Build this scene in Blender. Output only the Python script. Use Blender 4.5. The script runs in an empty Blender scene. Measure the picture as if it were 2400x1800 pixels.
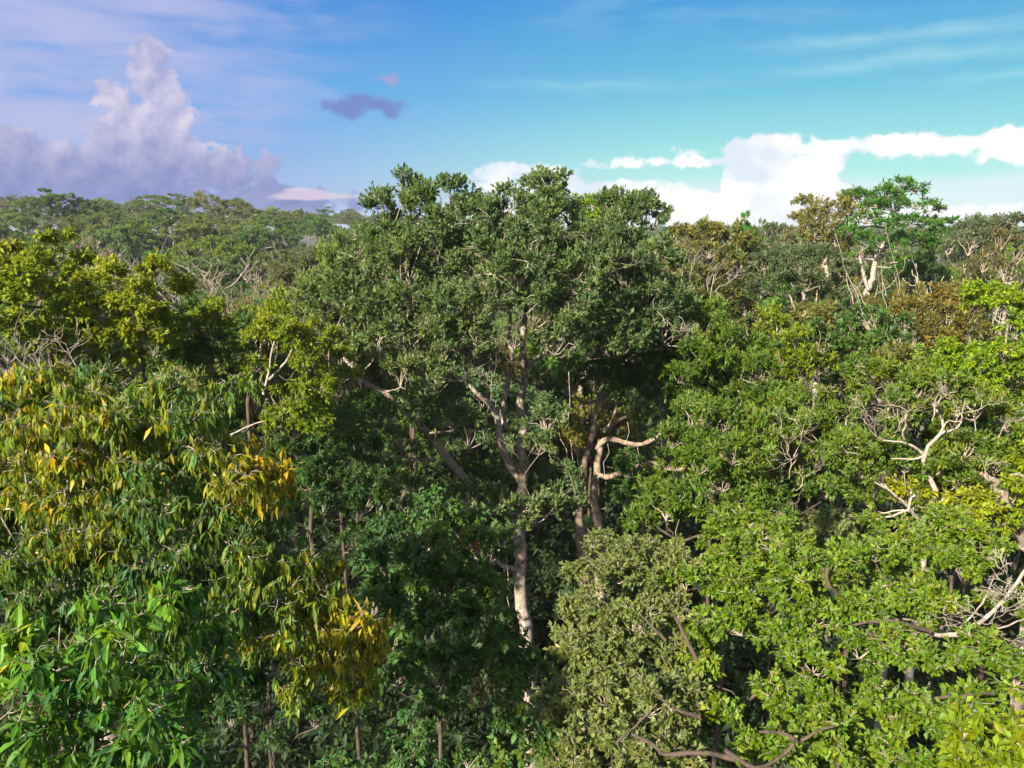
import bpy, math, time
import numpy as np
from mathutils import Matrix, Vector

T0 = time.time()
rng = np.random.default_rng(11)
scene = bpy.context.scene
COL = scene.collection
R = math.radians

# ------------------------------------------------------------------ camera, world, sun, exposure
CAM = np.array([0.0, 0.0, 36.0])
PITCH = R(12.1)
FPX = 1746.0                       # focal length in pixels of the 2400 px wide photograph
cam = bpy.data.cameras.new('camera')
cam.sensor_width = 36.0
cam.lens = FPX / 2400.0 * 36.0
cam.clip_start = 0.05
cam.clip_end = 20000.0
cam_ob = bpy.data.objects.new('camera', cam)
cam_ob.location = CAM
cam_ob.rotation_euler = (R(90) - PITCH, 0, 0)
COL.objects.link(cam_ob)
scene.camera = cam_ob

FWD = np.array([0, math.cos(PITCH), -math.sin(PITCH)])
UPV = np.array([0, math.sin(PITCH), math.cos(PITCH)])
RIGHT = np.array([1.0, 0, 0])


def ray(px, py):
    return FWD + RIGHT * ((px - 1200.0) / FPX) + UPV * ((900.0 - py) / FPX)


def P(px, py, d):
    """World point seen at photo pixel (px, py) at depth d metres."""
    return CAM + ray(px, py) * d


def azel(px, py):
    v = ray(px, py)
    v = v / np.linalg.norm(v)
    return math.degrees(math.atan2(v[0], v[1])), math.degrees(math.asin(v[2]))


SUN_AZ, SUN_EL = -140.0, 31.0      # degrees, clockwise from the viewing direction (+Y): behind the left shoulder
sdir = Vector((math.sin(R(SUN_AZ)) * math.cos(R(SUN_EL)), math.cos(R(SUN_AZ)) * math.cos(R(SUN_EL)), math.sin(R(SUN_EL))))
sun = bpy.data.lights.new('sun', 'SUN')
sun.energy = 4.6
sun.angle = R(1.0)
sun.color = (1.0, 0.89, 0.70)
sun_ob = bpy.data.objects.new('sun', sun)
sun_ob.rotation_euler = sdir.to_track_quat('Z', 'Y').to_euler()
sun_ob.location = (0, 0, 80)
COL.objects.link(sun_ob)

vs = scene.view_settings
vs.view_transform = 'Standard'
vs.look = 'None'
vs.gamma = 1.0
vs.use_curve_mapping = False
vs.exposure = 2.05
scene.display_settings.display_device = 'sRGB'
scene.render.engine = 'CYCLES'
cy = scene.cycles
cy.max_bounces = 7
cy.diffuse_bounces = 4
cy.glossy_bounces = 2
cy.transmission_bounces = 4
cy.transparent_max_bounces = 4
cy.use_denoising = True
cy.denoiser = 'OPENIMAGEDENOISE'
cy.sample_clamp_indirect = 4.0


class NT:
    """Small helper that writes node trees as expressions."""

    def __init__(self, tree):
        self.t = tree

    def node(self, kind, **kw):
        n = self.t.nodes.new(kind)
        for k, v in kw.items():
            setattr(n, k, v)
        return n

    def link(self, a, b):
        self.t.links.new(a, b)

    def put(self, sock, v):
        if isinstance(v, bpy.types.NodeSocket):
            self.t.links.new(v, sock)
        else:
            sock.default_value = v

    def m(self, op, a, b=None, c=None, clamp=False):
        n = self.node('ShaderNodeMath', operation=op, use_clamp=clamp)
        self.put(n.inputs[0], a)
        if b is not None:
            self.put(n.inputs[1], b)
        if c is not None:
            self.put(n.inputs[2], c)
        return n.outputs[0]

    def mix(self, f, a, b, blend='MIX'):
        n = self.node('ShaderNodeMix', data_type='RGBA', blend_type=blend)
        n.clamp_factor = True
        self.put(n.inputs[0], f)
        self.put(n.inputs[6], a)
        self.put(n.inputs[7], b)
        return n.outputs[2]

    def step(self, x, a, b, lo=0.0, hi=1.0):
        n = self.node('ShaderNodeMapRange', interpolation_type='SMOOTHSTEP')
        n.clamp = True
        self.put(n.inputs[0], x)
        for i, v in enumerate((a, b, lo, hi)):
            self.put(n.inputs[i + 1], v)
        return n.outputs[0]

    def noise(self, vec, scale, detail=4.0, rough=0.55, dist=0.0):
        n = self.node('ShaderNodeTexNoise')
        self.put(n.inputs['Vector'], vec)
        n.inputs['Scale'].default_value = scale
        n.inputs['Detail'].default_value = detail
        n.inputs['Roughness'].default_value = rough
        n.inputs['Distortion'].default_value = dist
        return n.outputs[0]

    def xyz(self, x, y, z):
        n = self.node('ShaderNodeCombineXYZ')
        for i, v in enumerate((x, y, z)):
            self.put(n.inputs[i], v)
        return n.outputs[0]

    def ramp(self, fac, stops):
        n = self.node('ShaderNodeValToRGB')
        e = n.color_ramp.elements
        while len(e) < len(stops):
            e.new(0.5)
        for el, (p, c) in zip(e, stops):
            el.position = p
            el.color = (c[0], c[1], c[2], 1.0)
        self.put(n.inputs[0], fac)
        return n.outputs[0]


def lin(r, g, b):
    f = lambda c: (c / 255.0) / 12.92 if c / 255.0 <= 0.04045 else ((c / 255.0 + 0.055) / 1.055) ** 2.4
    return (f(r), f(g), f(b), 1.0)


def blob_group(name, blobs):
    """Node group: union of soft ellipses in sky angles (azimuth, elevation); output 1 at a centre, 0 at a rim, negative outside."""
    g = bpy.data.node_groups.new(name, 'ShaderNodeTree')
    g.interface.new_socket('az', in_out='INPUT', socket_type='NodeSocketFloat')
    g.interface.new_socket('el', in_out='INPUT', socket_type='NodeSocketFloat')
    g.interface.new_socket('s', in_out='OUTPUT', socket_type='NodeSocketFloat')
    t = NT(g)
    gi = t.node('NodeGroupInput')
    go = t.node('NodeGroupOutput')
    p = t.xyz(gi.outputs[0], gi.outputs[1], 0.0)
    acc = None
    for (px, py, rx, ry) in blobs:
        a, e = azel(px, py)
        ra = abs(azel(px + rx, py)[0] - azel(px - rx, py)[0]) / 2
        re = abs(azel(px, py + ry)[1] - azel(px, py - ry)[1]) / 2
        v = t.node('ShaderNodeVectorMath', operation='MULTIPLY_ADD')
        t.link(p, v.inputs[0])
        v.inputs[1].default_value = (1 / ra, 1 / re, 0)
        v.inputs[2].default_value = (-a / ra, -e / re, 0)
        ln = t.node('ShaderNodeVectorMath', operation='LENGTH')
        t.link(v.outputs[0], ln.inputs[0])
        k = min(ra, re)                              # in degrees, so that small and large lobes get the same billows
        q = t.m('MULTIPLY_ADD', ln.outputs['Value'], -k, k)
        acc = q if acc is None else t.m('SMOOTH_MAX', acc, q, 0.3)
    t.link(acc, go.inputs[0])
    return g


world = bpy.data.worlds.new('World')
scene.world = world
world.use_nodes = True
wt = world.node_tree
wt.nodes.clear()
W = NT(wt)
tc = W.node('ShaderNodeTexCoord')
dirv = tc.outputs['Generated']
sep = W.node('ShaderNodeSeparateXYZ')
W.link(dirv, sep.inputs[0])
AZ = W.m('MULTIPLY', W.m('ARCTAN2', sep.outputs[0], sep.outputs[1]), 57.29578)
EL = W.m('MULTIPLY', W.m('ARCSINE', sep.outputs[2]), 57.29578)
sky = W.node('ShaderNodeTexSky', sky_type='NISHITA')
sky.sun_disc = False
sky.sun_elevation = R(SUN_EL)
sky.sun_rotation = R(SUN_AZ)
sky.altitude = 100
sky.air_density = 1.0
sky.dust_density = 1.2
sky.ozone_density = 2.0
SKY_STRENGTH = 0.10
EXPO = 2 ** vs.exposure


def skc(r, g, b):
    """Radiance (before the background strength) that shows as this sRGB colour."""
    c = lin(r, g, b)
    k = 1.0 / (EXPO * SKY_STRENGTH)
    return (c[0] * k, c[1] * k, c[2] * k, 1.0)


# air colour by elevation, two ramps (away from the sun glow / towards the bright side), blended by azimuth
e01 = W.m('DIVIDE', EL, 60.0, clamp=True)
rampL = W.ramp(e01, [(0.0, skc(150, 160, 214)), (0.05, skc(140, 166, 226)), (0.15, skc(86, 154, 228)), (0.28, skc(36, 122, 212)), (0.5, skc(60, 132, 212)), (1.0, skc(60, 124, 204))])
rampR = W.ramp(e01, [(0.0, skc(206, 240, 238)), (0.07, skc(160, 228, 222)), (0.15, skc(102, 190, 216)), (0.29, skc(4, 130, 212)), (0.5, skc(56, 140, 212)), (1.0, skc(60, 124, 204))])
side = W.step(AZ, -26.0, 16.0)
backfade = W.step(W.m('ABSOLUTE', AZ), 70.0, 150.0, 1.0, 0.35)
grad = W.mix(W.m('MULTIPLY', side, backfade), rampL, rampR)
skycol = W.mix(0.96, sky.outputs[0], grad)

# warped sky angles
n1 = W.noise(dirv, 9.0, 2.0, 0.5)
wn = W.node('ShaderNodeTexNoise')
W.link(dirv, wn.inputs['Vector'])
wn.inputs['Scale'].default_value = 16.0
wn.inputs['Detail'].default_value = 5.0
wn.inputs['Roughness'].default_value = 0.55
wsep = W.node('ShaderNodeSeparateColor')
W.link(wn.outputs['Color'], wsep.inputs[0])
wa = W.m('MULTIPLY_ADD', wsep.outputs[0], 2.6, -1.3)
we = W.m('MULTIPLY_ADD', wsep.outputs[1], 2.6, -1.3)
AZw = W.m('ADD', AZ, wa)
ELw = W.m('ADD', EL, we)


def puffs(vec):
    """Cauliflower relief, about -0.5..0.5: rounded bumps with creases between them, at two sizes."""
    b1 = W.m('ABSOLUTE', W.m('MULTIPLY_ADD', W.noise(vec, 26.0, 1.0, 0.5), 2.0, -1.0))
    b2 = W.m('ABSOLUTE', W.m('MULTIPLY_ADD', W.noise(vec, 75.0, 2.0, 0.6), 2.0, -1.0))
    return W.m('MULTIPLY_ADD', b2, 0.6, W.m('MULTIPLY_ADD', b1, 1.3, -0.5))


def shift(vec, d):
    n = W.node('ShaderNodeVectorMath', operation='ADD')
    W.link(vec, n.inputs[0])
    n.inputs[1].default_value = d
    return n.outputs[0]


CUMULUS = [(352, 118, 14, 12), (362, 138, 16, 12), (345, 160, 20, 18), (372, 172, 14, 12), (362, 200, 26, 24), (390, 232, 28, 26), (392, 275, 44, 34), (322, 268, 22, 16), (290, 254, 16, 10),
           (255, 230, 5, 8), (365, 315, 84, 32), (408, 345, 52, 40), (340, 380, 130, 50), (240, 430, 160, 60), (40, 328, 40, 10), (70, 350, 60, 26), (30, 380, 120, 36), (100, 425, 150, 30),
           (430, 385, 60, 30), (475, 400, 42, 20), (545, 378, 28, 12), (575, 372, 18, 5), (535, 405, 52, 22), (600, 440, 36, 14), (632, 428, 12, 12), (650, 455, 26, 12),
           (300, 485, 420, 30), (620, 492, 80, 8), (-150, 420, 200, 80)]
WHITE = [(1790, 340, 46, 16), (1830, 335, 40, 14), (1738, 356, 14, 8), (1765, 372, 26, 20), (1720, 408, 12, 12), (1742, 398, 26, 22), (1712, 434, 18, 14), (1800, 385, 52, 34), (1870, 395, 56, 30), (1925, 385, 34, 16), (1760, 440, 56, 26), (1840, 440, 90, 34), (1900, 430, 44, 20), (1950, 455, 40, 16), (1890, 475, 110, 26), (1990, 480, 50, 12), (1990, 345, 170, 10), (2160, 342, 200, 12),
         (2310, 335, 80, 14), (2400, 325, 60, 18), (2440, 350, 120, 22), (1690, 380, 60, 3), (1205, 403, 28, 5), (1250, 403, 36, 6), (1225, 416, 30, 4), (1265, 428, 30, 5), (1330, 440, 60, 4),
         (1450, 458, 130, 12), (1420, 478, 120, 16), (1600, 468, 130, 14), (1650, 490, 140, 24), (1560, 505, 300, 18), (2010, 505, 150, 16), (2255, 492, 46, 4),
         (2270, 506, 22, 12), (1318, 505, 14, 12), (1380, 505, 24, 12), (2600, 350, 180, 50)]
gC = blob_group('cumulus_lobes', CUMULUS)
gW = blob_group('white_cloud_lobes', WHITE)


def use(g, a, e):
    n = W.node('ShaderNodeGroup', node_tree=g)
    W.put(n.inputs[0], a)
    W.put(n.inputs[1], e)
    return n.outputs[0]


# high cirrus, streaked along a slant
sv = W.node('ShaderNodeMapping')
sv.inputs['Rotation'].default_value = (0, R(9), 0)
sv.inputs['Scale'].default_value = (2.2, 2.2, 12.0)
W.link(dirv, sv.inputs['Vector'])
cir = W.noise(sv.outputs[0], 1.6, 6.0, 0.58, 0.5)
regL = W.m('MULTIPLY', W.step(AZ, -15.0, -27.0), W.step(EL, 2.0, 9.0))
cmL = W.m('MULTIPLY', W.step(W.m('ADD', cir, W.step(EL, 12.0, 18.0, -0.03, 0.06)), 0.36, 0.62), regL)
gL = blob_group('left_cirrus', [(120, 40, 300, 46), (380, 20, 220, 26), (480, 60, 90, 16), (430, 128, 60, 8), (60, 150, 200, 14), (120, 190, 140, 14), (20, 250, 190, 24), (150, 280, 160, 22), (-200, 150, 250, 120)])
cl = W.m('ADD', use(gL, W.m('MULTIPLY_ADD', wa, 1.5, AZ), W.m('MULTIPLY_ADD', we, 0.6, EL)), W.m('MULTIPLY_ADD', cir, 5.0, -2.3))
cmL = W.m('MAXIMUM', W.m('MULTIPLY', cmL, 0.5), W.m('MULTIPLY', W.step(cl, -1.6, 0.8), W.step(AZ, -5.0, -14.0)))
skyc = W.mix(W.m('MULTIPLY', cmL, 0.88), skycol, skc(186, 192, 232))
regR = W.m('MULTIPLY', W.step(AZ, -6.0, 10.0), W.step(EL, 5.0, 9.0))
cmR = W.m('MULTIPLY', W.step(cir, 0.46, 0.74), regR)
skyc = W.mix(W.m('MULTIPLY', cmR, 0.42), skyc, skc(160, 214, 234))

# brighter cirrus added overhead and behind, out of view, to lift the ambient light
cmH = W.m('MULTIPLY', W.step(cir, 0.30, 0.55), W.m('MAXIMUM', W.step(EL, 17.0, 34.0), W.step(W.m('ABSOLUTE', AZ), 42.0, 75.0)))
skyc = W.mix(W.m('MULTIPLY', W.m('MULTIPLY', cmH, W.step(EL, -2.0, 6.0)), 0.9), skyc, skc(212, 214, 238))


def background(col):
    n = W.node('ShaderNodeBackground')
    W.link(col, n.inputs[0])
    n.inputs[1].default_value = SKY_STRENGTH
    return n.outputs[0]


def window(az0, az1, el1):
    """1 inside a patch of sky, else 0, so that the clouds of that patch are worked out only there."""
    a = W.m('MULTIPLY', W.m('GREATER_THAN', AZ, az0), W.m('LESS_THAN', AZ, az1))
    return W.m('MULTIPLY', a, W.m('MULTIPLY', W.m('GREATER_THAN', EL, -6.0), W.m('LESS_THAN', EL, el1)))


def choose(f, a, b):
    n = W.node('ShaderNodeMixShader')
    W.link(f, n.inputs[0])
    W.link(a, n.inputs[1])
    W.link(b, n.inputs[2])
    return n.outputs[0]


# ---- bright side: streaks, veil bands, white anvil
gS = blob_group('cirrus_streaks', [(1390, 198, 150, 9), (1520, 206, 120, 8), (1960, 158, 120, 10), (2010, 90, 200, 14), (2200, 130, 260, 16), (2350, 180, 200, 12)])
rc = W.mix(0.0, skyc, skyc)
sS = use(gS, W.m('MULTIPLY_ADD', wa, 2.0, AZ), W.m('MULTIPLY_ADD', we, 0.5, EL))
st = W.step(W.m('ADD', sS, W.m('MULTIPLY_ADD', cir, 1.6, -0.8)), -0.5, 0.6)
rc = W.mix(W.m('MULTIPLY', st, 0.36), rc, skc(205, 244, 244))
gV = blob_group('veil_lobes', [(2250, 428, 420, 8), (2300, 452, 400, 16), (2350, 480, 420, 16), (1480, 490, 320, 22)])
vv = W.step(W.m('ADD', use(gV, AZ, W.m('MULTIPLY_ADD', we, 0.3, EL)), W.m('MULTIPLY_ADD', n1, 1.0, -0.5)), -0.7, 0.6)
rc = W.mix(W.m('MULTIPLY', vv, 0.88), rc, skc(232, 246, 250))
pR = puffs(dirv)
sW = use(gW, W.m('MULTIPLY_ADD', wa, 0.7, AZ), W.m('MULTIPLY_ADD', we, 0.35, EL))
sW = W.m('ADD', sW, W.m('MULTIPLY', pR, -0.62))
mW = W.step(sW, -0.32, -0.02)
wcol = W.mix(W.step(W.m('ADD', n1, W.m('MULTIPLY', sW, 0.1)), 0.36, 0.5), skc(226, 238, 250), skc(258, 258, 258))
rc = W.mix(mW, rc, wcol)

# ---- dark side: cumulus lit from the upper left, small puffs
lc = W.mix(0.0, skyc, skyc)
gP = blob_group('puff_lobes', [(802, 250, 24, 16), (820, 262, 14, 8), (765, 247, 8, 7), (850, 232, 30, 13), (885, 242, 34, 10), (915, 262, 14, 16), (926, 196, 11, 6)])
p0 = puffs(dirv)
p1 = puffs(shift(dirv, (-0.008, 0, 0.010)))
pm = W.step(W.m('ADD', use(gP, W.m('MULTIPLY_ADD', wa, 0.8, AZ), W.m('MULTIPLY_ADD', we, 0.8, EL)), W.m('MULTIPLY', p0, -0.5)), -0.3, 0.25)
pcol = W.mix(W.step(EL, 8.8, 9.8), skc(118, 130, 196), skc(176, 166, 214))
lc = W.mix(W.m('MULTIPLY', pm, 0.8), lc, pcol)
s0 = W.m('ADD', use(gC, AZw, ELw), W.m('MULTIPLY', p0, -1.15))
mC = W.step(s0, -0.52, -0.05)
rel = W.m('SUBTRACT', p1, p0)                       # slopes that face the light
fn = W.noise(shift(dirv, (3, 1, 2)), 9.0, 4.0, 0.6)
lit = W.m('ADD', W.m('MULTIPLY', rel, 0.55), W.m('MULTIPLY_ADD', fn, 1.5, -0.75))
lit = W.step(lit, -0.65, 0.75)
ccol = W.mix(lit, skc(160, 166, 212), skc(240, 230, 242))
low = W.mix(lit, skc(98, 118, 184), skc(148, 152, 204))
ccol = W.mix(W.step(EL, 1.0, 8.0), low, ccol)
lc = W.mix(W.m('MULTIPLY', mC, 0.95), lc, ccol)
gF = blob_group('pink_lens_cloud', [(720, 452, 36, 7), (700, 446, 22, 6), (760, 460, 60, 6), (690, 462, 40, 6)])
fm = W.step(W.m('ADD', use(gF, AZ, W.m('MULTIPLY_ADD', we, 0.12, EL)), W.m('MULTIPLY', p0, -0.1)), -0.12, 0.08)
lc = W.mix(W.m('MULTIPLY', fm, 0.8), lc, skc(222, 206, 226))

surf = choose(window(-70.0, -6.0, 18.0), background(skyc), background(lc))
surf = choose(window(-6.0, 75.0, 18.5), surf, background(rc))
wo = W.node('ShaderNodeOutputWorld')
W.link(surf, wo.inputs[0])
world.cycles.sampling_method = 'MANUAL'
world.cycles.sample_map_resolution = 512

# ------------------------------------------------------------------ materials
def new_mat(name):
    m = bpy.data.materials.new(name)
    m.use_nodes = True
    m.node_tree.nodes.clear()
    return m, NT(m.node_tree)


def leaf_material(name, stops, trans=0.42, rough=0.55, single=False, vary=False):
    """Leaf surface: colour by leaf age ('tone') with a per-leaf variation; paler rib and underside; light passes through."""
    m, t = new_mat(name)
    if single:                                   # leaves that are objects of their own carry tone and variation in their object colour
        oi = t.node('ShaderNodeObjectInfo')
        sp = t.node('ShaderNodeSeparateColor')
        t.link(oi.outputs['Color'], sp.inputs[0])
        tone, rnd = sp.outputs[0], sp.outputs[1]
    else:
        tone = t.node('ShaderNodeAttribute', attribute_name='tone').outputs['Fac']
        rnd = t.node('ShaderNodeAttribute', attribute_name='rnd').outputs['Fac']
    col = t.ramp(tone, stops)
    hsv = t.node('ShaderNodeHueSaturation')
    t.link(col, hsv.inputs['Color'])
    t.put(hsv.inputs['Hue'], t.m('MULTIPLY_ADD', rnd, 0.03, 0.485))
    t.put(hsv.inputs['Saturation'], t.m('MULTIPLY_ADD', rnd, -0.2, 1.18))
    t.put(hsv.inputs['Value'], t.m('MULTIPLY_ADD', rnd, 0.7, 0.65))
    col = hsv.outputs[0]
    if vary:                                      # trees of one kind differ in leaf colour
        rn = t.node('ShaderNodeObjectInfo').outputs['Random']
        h2 = t.node('ShaderNodeHueSaturation')
        t.link(col, h2.inputs['Color'])
        t.put(h2.inputs['Hue'], t.m('MULTIPLY_ADD', rn, 0.05, 0.475))
        t.put(h2.inputs['Saturation'], t.m('MULTIPLY_ADD', t.m('FRACT', t.m('MULTIPLY', rn, 7.31)), 0.45, 0.68))
        t.put(h2.inputs['Value'], t.m('MULTIPLY_ADD', t.m('FRACT', t.m('MULTIPLY', rn, 13.7)), 0.85, 0.55))
        col = h2.outputs[0]
    rib = t.node('ShaderNodeAttribute', attribute_name='rib').outputs['Fac']
    ribm = t.m('MULTIPLY', t.step(rib, 0.75, 1.0), 0.45)
    col = t.mix(ribm, col, (0.30, 0.32, 0.12, 1))
    geo = t.node('ShaderNodeNewGeometry')
    under = t.mix(0.25, col, (0.14, 0.18, 0.07, 1))
    col = t.mix(geo.outputs['Backfacing'], col, under)
    bs = t.node('ShaderNodeBsdfPrincipled')
    t.link(col, bs.inputs['Base Color'])
    bs.inputs['Roughness'].default_value = rough
    bs.inputs['Specular IOR Level'].default_value = 0.28
    tr = t.node('ShaderNodeBsdfTranslucent')
    t.link(t.mix(0.5, t.mix(1.0, col, (1.5, 1.6, 1.0, 1), 'MULTIPLY'), (0.20, 0.28, 0.02, 1)), tr.inputs['Color'])
    mx = t.node('ShaderNodeMixShader')
    mx.inputs[0].default_value = trans
    t.link(bs.outputs[0], mx.inputs[1])
    t.link(tr.outputs[0], mx.inputs[2])
    out = t.node('ShaderNodeOutputMaterial')
    t.link(mx.outputs[0], out.inputs[0])
    return m


def bark_material(name, base, blotch, lichen, scale=3.0, lich=0.5, blot=0.5):
    m, t = new_mat(name)
    tcn = t.node('ShaderNodeTexCoord')
    v = tcn.outputs['Object']
    mp = t.node('ShaderNodeMapping')
    mp.inputs['Scale'].default_value = (1, 1, 0.6)
    t.link(v, mp.inputs['Vector'])
    v = mp.outputs[0]
    big = t.noise(v, scale, 5.0, 0.62, 0.4)
    mid = t.noise(v, scale * 2.6, 5.0, 0.6, 0.8)
    fine = t.noise(v, scale * 14.0, 4.0, 0.6)
    col = t.mix(t.step(big, 0.50, 0.56), base + (1,), blotch + (1,))
    col = t.mix(t.m('MULTIPLY', t.step(mid, 1 - lich + 0.02, 1 - lich + 0.10), 0.85), col, lichen + (1,))
    col = t.mix(t.m('MULTIPLY', t.step(fine, 0.55, 0.75), 0.5), col, tuple(c * 0.45 for c in base) + (1,))
    bs = t.node('ShaderNodeBsdfPrincipled')
    t.link(col, bs.inputs['Base Color'])
    bs.inputs['Roughness'].default_value = 0.9
    bs.inputs['Specular IOR Level'].default_value = 0.15
    bp = t.node('ShaderNodeBump')
    bp.inputs['Strength'].default_value = 0.6
    bp.inputs['Distance'].default_value = 0.03
    t.link(t.m('ADD', mid, t.m('MULTIPLY', fine, 0.5)), bp.inputs['Height'])
    t.link(bp.outputs[0], bs.inputs['Normal'])
    out = t.node('ShaderNodeOutputMaterial')
    t.link(bs.outputs[0], out.inputs[0])
    return m


BARK_PALE = bark_material('pale_patchy_bark', (0.20, 0.165, 0.135), (0.12, 0.08, 0.06), (0.30, 0.28, 0.25), 2.6, 0.5)
BARK_RED = bark_material('reddish_bark', (0.21, 0.165, 0.13), (0.13, 0.09, 0.07), (0.31, 0.28, 0.24), 4.0, 0.45)
BARK_GREY = bark_material('grey_bark', (0.216, 0.187, 0.158), (0.158, 0.130, 0.108), (0.317, 0.302, 0.274), 4.0, 0.5)
BARK_BONE = bark_material('bleached_dead_wood', (0.257, 0.226, 0.196), (0.208, 0.178, 0.153), (0.318, 0.300, 0.275), 5.0, 0.5)
BARK_PINK = bark_material('pinkish_bare_twigs', (0.216, 0.144, 0.122), (0.173, 0.115, 0.094), (0.259, 0.202, 0.180), 5.0, 0.5)
TWIG = bark_material('pale_twig_bark', (0.25, 0.21, 0.165), (0.18, 0.15, 0.12), (0.34, 0.31, 0.27), 6.0, 0.5)
DARKBARK = bark_material('dark_bark', (0.072, 0.054, 0.042), (0.042, 0.033, 0.027), (0.120, 0.108, 0.090), 4.0, 0.35)

LEAF_STOPS = {
    'yellow': [(0.0, (0.030, 0.085, 0.028)), (0.35, (0.065, 0.125, 0.018)), (0.62, (0.18, 0.18, 0.010)), (0.85, (0.34, 0.25, 0.006)), (1.0, (0.40, 0.25, 0.012))],
    'glossy': [(0.0, (0.026, 0.085, 0.024)), (0.5, (0.070, 0.18, 0.014)), (0.85, (0.17, 0.24, 0.012)), (1.0, (0.38, 0.27, 0.01))],
    'bright': [(0.0, (0.044, 0.092, 0.014)), (0.5, (0.100, 0.165, 0.016)), (0.85, (0.17, 0.205, 0.022)), (1.0, (0.25, 0.22, 0.03))],
    'dull': [(0.0, (0.055, 0.088, 0.030)), (0.5, (0.115, 0.145, 0.042)), (1.0, (0.19, 0.19, 0.06))],
    'central': [(0.0, (0.044, 0.092, 0.050)), (0.5, (0.090, 0.140, 0.052)), (1.0, (0.18, 0.195, 0.07))],
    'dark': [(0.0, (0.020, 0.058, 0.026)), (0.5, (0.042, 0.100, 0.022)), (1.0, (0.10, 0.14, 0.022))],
    'mid': [(0.0, (0.036, 0.084, 0.020)), (0.5, (0.075, 0.135, 0.018)), (1.0, (0.15, 0.165, 0.022))],
    'vine': [(0.0, (0.026, 0.078, 0.034)), (0.5, (0.055, 0.120, 0.024)), (1.0, (0.14, 0.17, 0.020))],
    'golden': [(0.0, (0.060, 0.110, 0.010)), (0.5, (0.140, 0.190, 0.009)), (1.0, (0.25, 0.245, 0.010))],
    'olive': [(0.0, (0.060, 0.076, 0.022)), (0.5, (0.115, 0.115, 0.028)), (1.0, (0.19, 0.155, 0.040))],
    'rust': [(0.0, (0.050, 0.058, 0.018)), (0.5, (0.095, 0.085, 0.022)), (1.0, (0.20, 0.125, 0.025))],
    'lime': [(0.0, (0.065, 0.13, 0.008)), (0.5, (0.15, 0.24, 0.008)), (1.0, (0.26, 0.28, 0.014))],
    'feather': [(0.0, (0.045, 0.072, 0.040)), (0.5, (0.075, 0.098, 0.050)), (1.0, (0.125, 0.135, 0.06))],
    'shade': [(0.0, (0.012, 0.026, 0.014)), (0.6, (0.026, 0.048, 0.018)), (1.0, (0.05, 0.07, 0.02))],  # undergrowth leaves: the canopy's shade is put into their dark colour
    'emerald': [(0.0, (0.022, 0.078, 0.018)), (0.5, (0.045, 0.135, 0.018)), (1.0, (0.09, 0.18, 0.020))],
}
LEAF = {k: leaf_material(k + '_leaves', v) for k, v in LEAF_STOPS.items()}
LEAFV = {k: leaf_material(k + '_far_leaves', v, vary=True) for k, v in LEAF_STOPS.items()}
LEAF1 = {}


def leaf_single(k):
    if k not in LEAF1:
        LEAF1[k] = leaf_material(k + '_leaf', LEAF_STOPS[k], single=True)
    return LEAF1[k]


# ------------------------------------------------------------------ mesh tools
def norm(v):
    return v / np.maximum(np.linalg.norm(v, axis=-1, keepdims=True), 1e-9)


def tri_mesh(name, co, tris, mat, attrs=None):
    me = bpy.data.meshes.new(name)
    n, f = len(co), len(tris)
    me.vertices.add(n)
    me.vertices.foreach_set('co', np.ascontiguousarray(co, dtype=np.float32).ravel())
    me.loops.add(f * 3)
    me.loops.foreach_set('vertex_index', np.ascontiguousarray(tris, dtype=np.int32).ravel())
    me.polygons.add(f)
    me.polygons.foreach_set('loop_start', np.arange(0, f * 3, 3, dtype=np.int32))
    for k, v in (attrs or {}).items():
        at = me.attributes.new(k, 'FLOAT', 'POINT')
        at.data.foreach_set('value', np.ascontiguousarray(v, dtype=np.float32))
    me.update()
    me.materials.append(mat)
    return me


def make_leaf(kind, w, droop=0.25, fold=0.22):
    """Leaf blade along +X, unit length; returns vertices (x, y, z), triangles, rib weight."""
    if kind == 'fine':                           # broad blade with rib, for leaves that show singly
        xs = [0.22, 0.5, 0.78]
        ws = [0.75, 1.0, 0.72]
        v = [(0, 0, 0)]
        rib = [0.8]
        for x, k in zip(xs, ws):
            z = -droop * x * x
            v += [(x, w * k / 2, z + fold * w * k * 0.5), (x, 0, z), (x, -w * k / 2, z + fold * w * k * 0.5)]
            rib += [0, 1, 0]
        v.append((1, 0, -droop))
        rib.append(0.6)
        t = [(0, 2, 1), (0, 3, 2)]
        for i in (0, 1):
            a = 1 + 3 * i
            b = a + 3
            t += [(a, a + 1, b + 1), (a, b + 1, b), (a + 1, a + 2, b + 2), (a + 1, b + 2, b + 1)]
        t += [(7, 8, 10), (8, 9, 10)]
    elif kind == 'mid':                          # four triangles, folded along the rib
        v = [(0, 0, 0), (0.48, w / 2, -droop * 0.2 + fold * w * 0.5), (0.5, 0, -droop * 0.25), (0.48, -w / 2, -droop * 0.2 + fold * w * 0.5), (1, 0, -droop)]
        t = [(0, 2, 1), (1, 2, 4), (0, 3, 2), (2, 3, 4)]
        rib = [0.4, 0, 0.7, 0, 0.3]
    else:                                        # two triangles, folded along the rib
        v = [(0, 0, 0), (0.48, w / 2, fold * w * 0.6), (1, 0, -droop), (0.48, -w / 2, fold * w * 0.6)]
        t = [(0, 2, 1), (0, 3, 2)]
        rib = [0, 0, 0, 0]
    return np.array(v, float), np.array(t, int), np.array(rib, float)


def frames(X, Zraw):
    X = norm(X)
    Z = norm(Zraw - X * (Zraw * X).sum(-1, keepdims=True))
    return X, np.cross(Z, X), Z


def leaf_verts(tmpl, base, X, Y, Z, s):
    v = tmpl[0]
    co = base[:, None, :] + s[:, None, None] * (v[None, :, 0:1] * X[:, None] + v[None, :, 1:2] * Y[:, None] + v[None, :, 2:3] * Z[:, None])
    return co.reshape(-1, 3)


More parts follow.
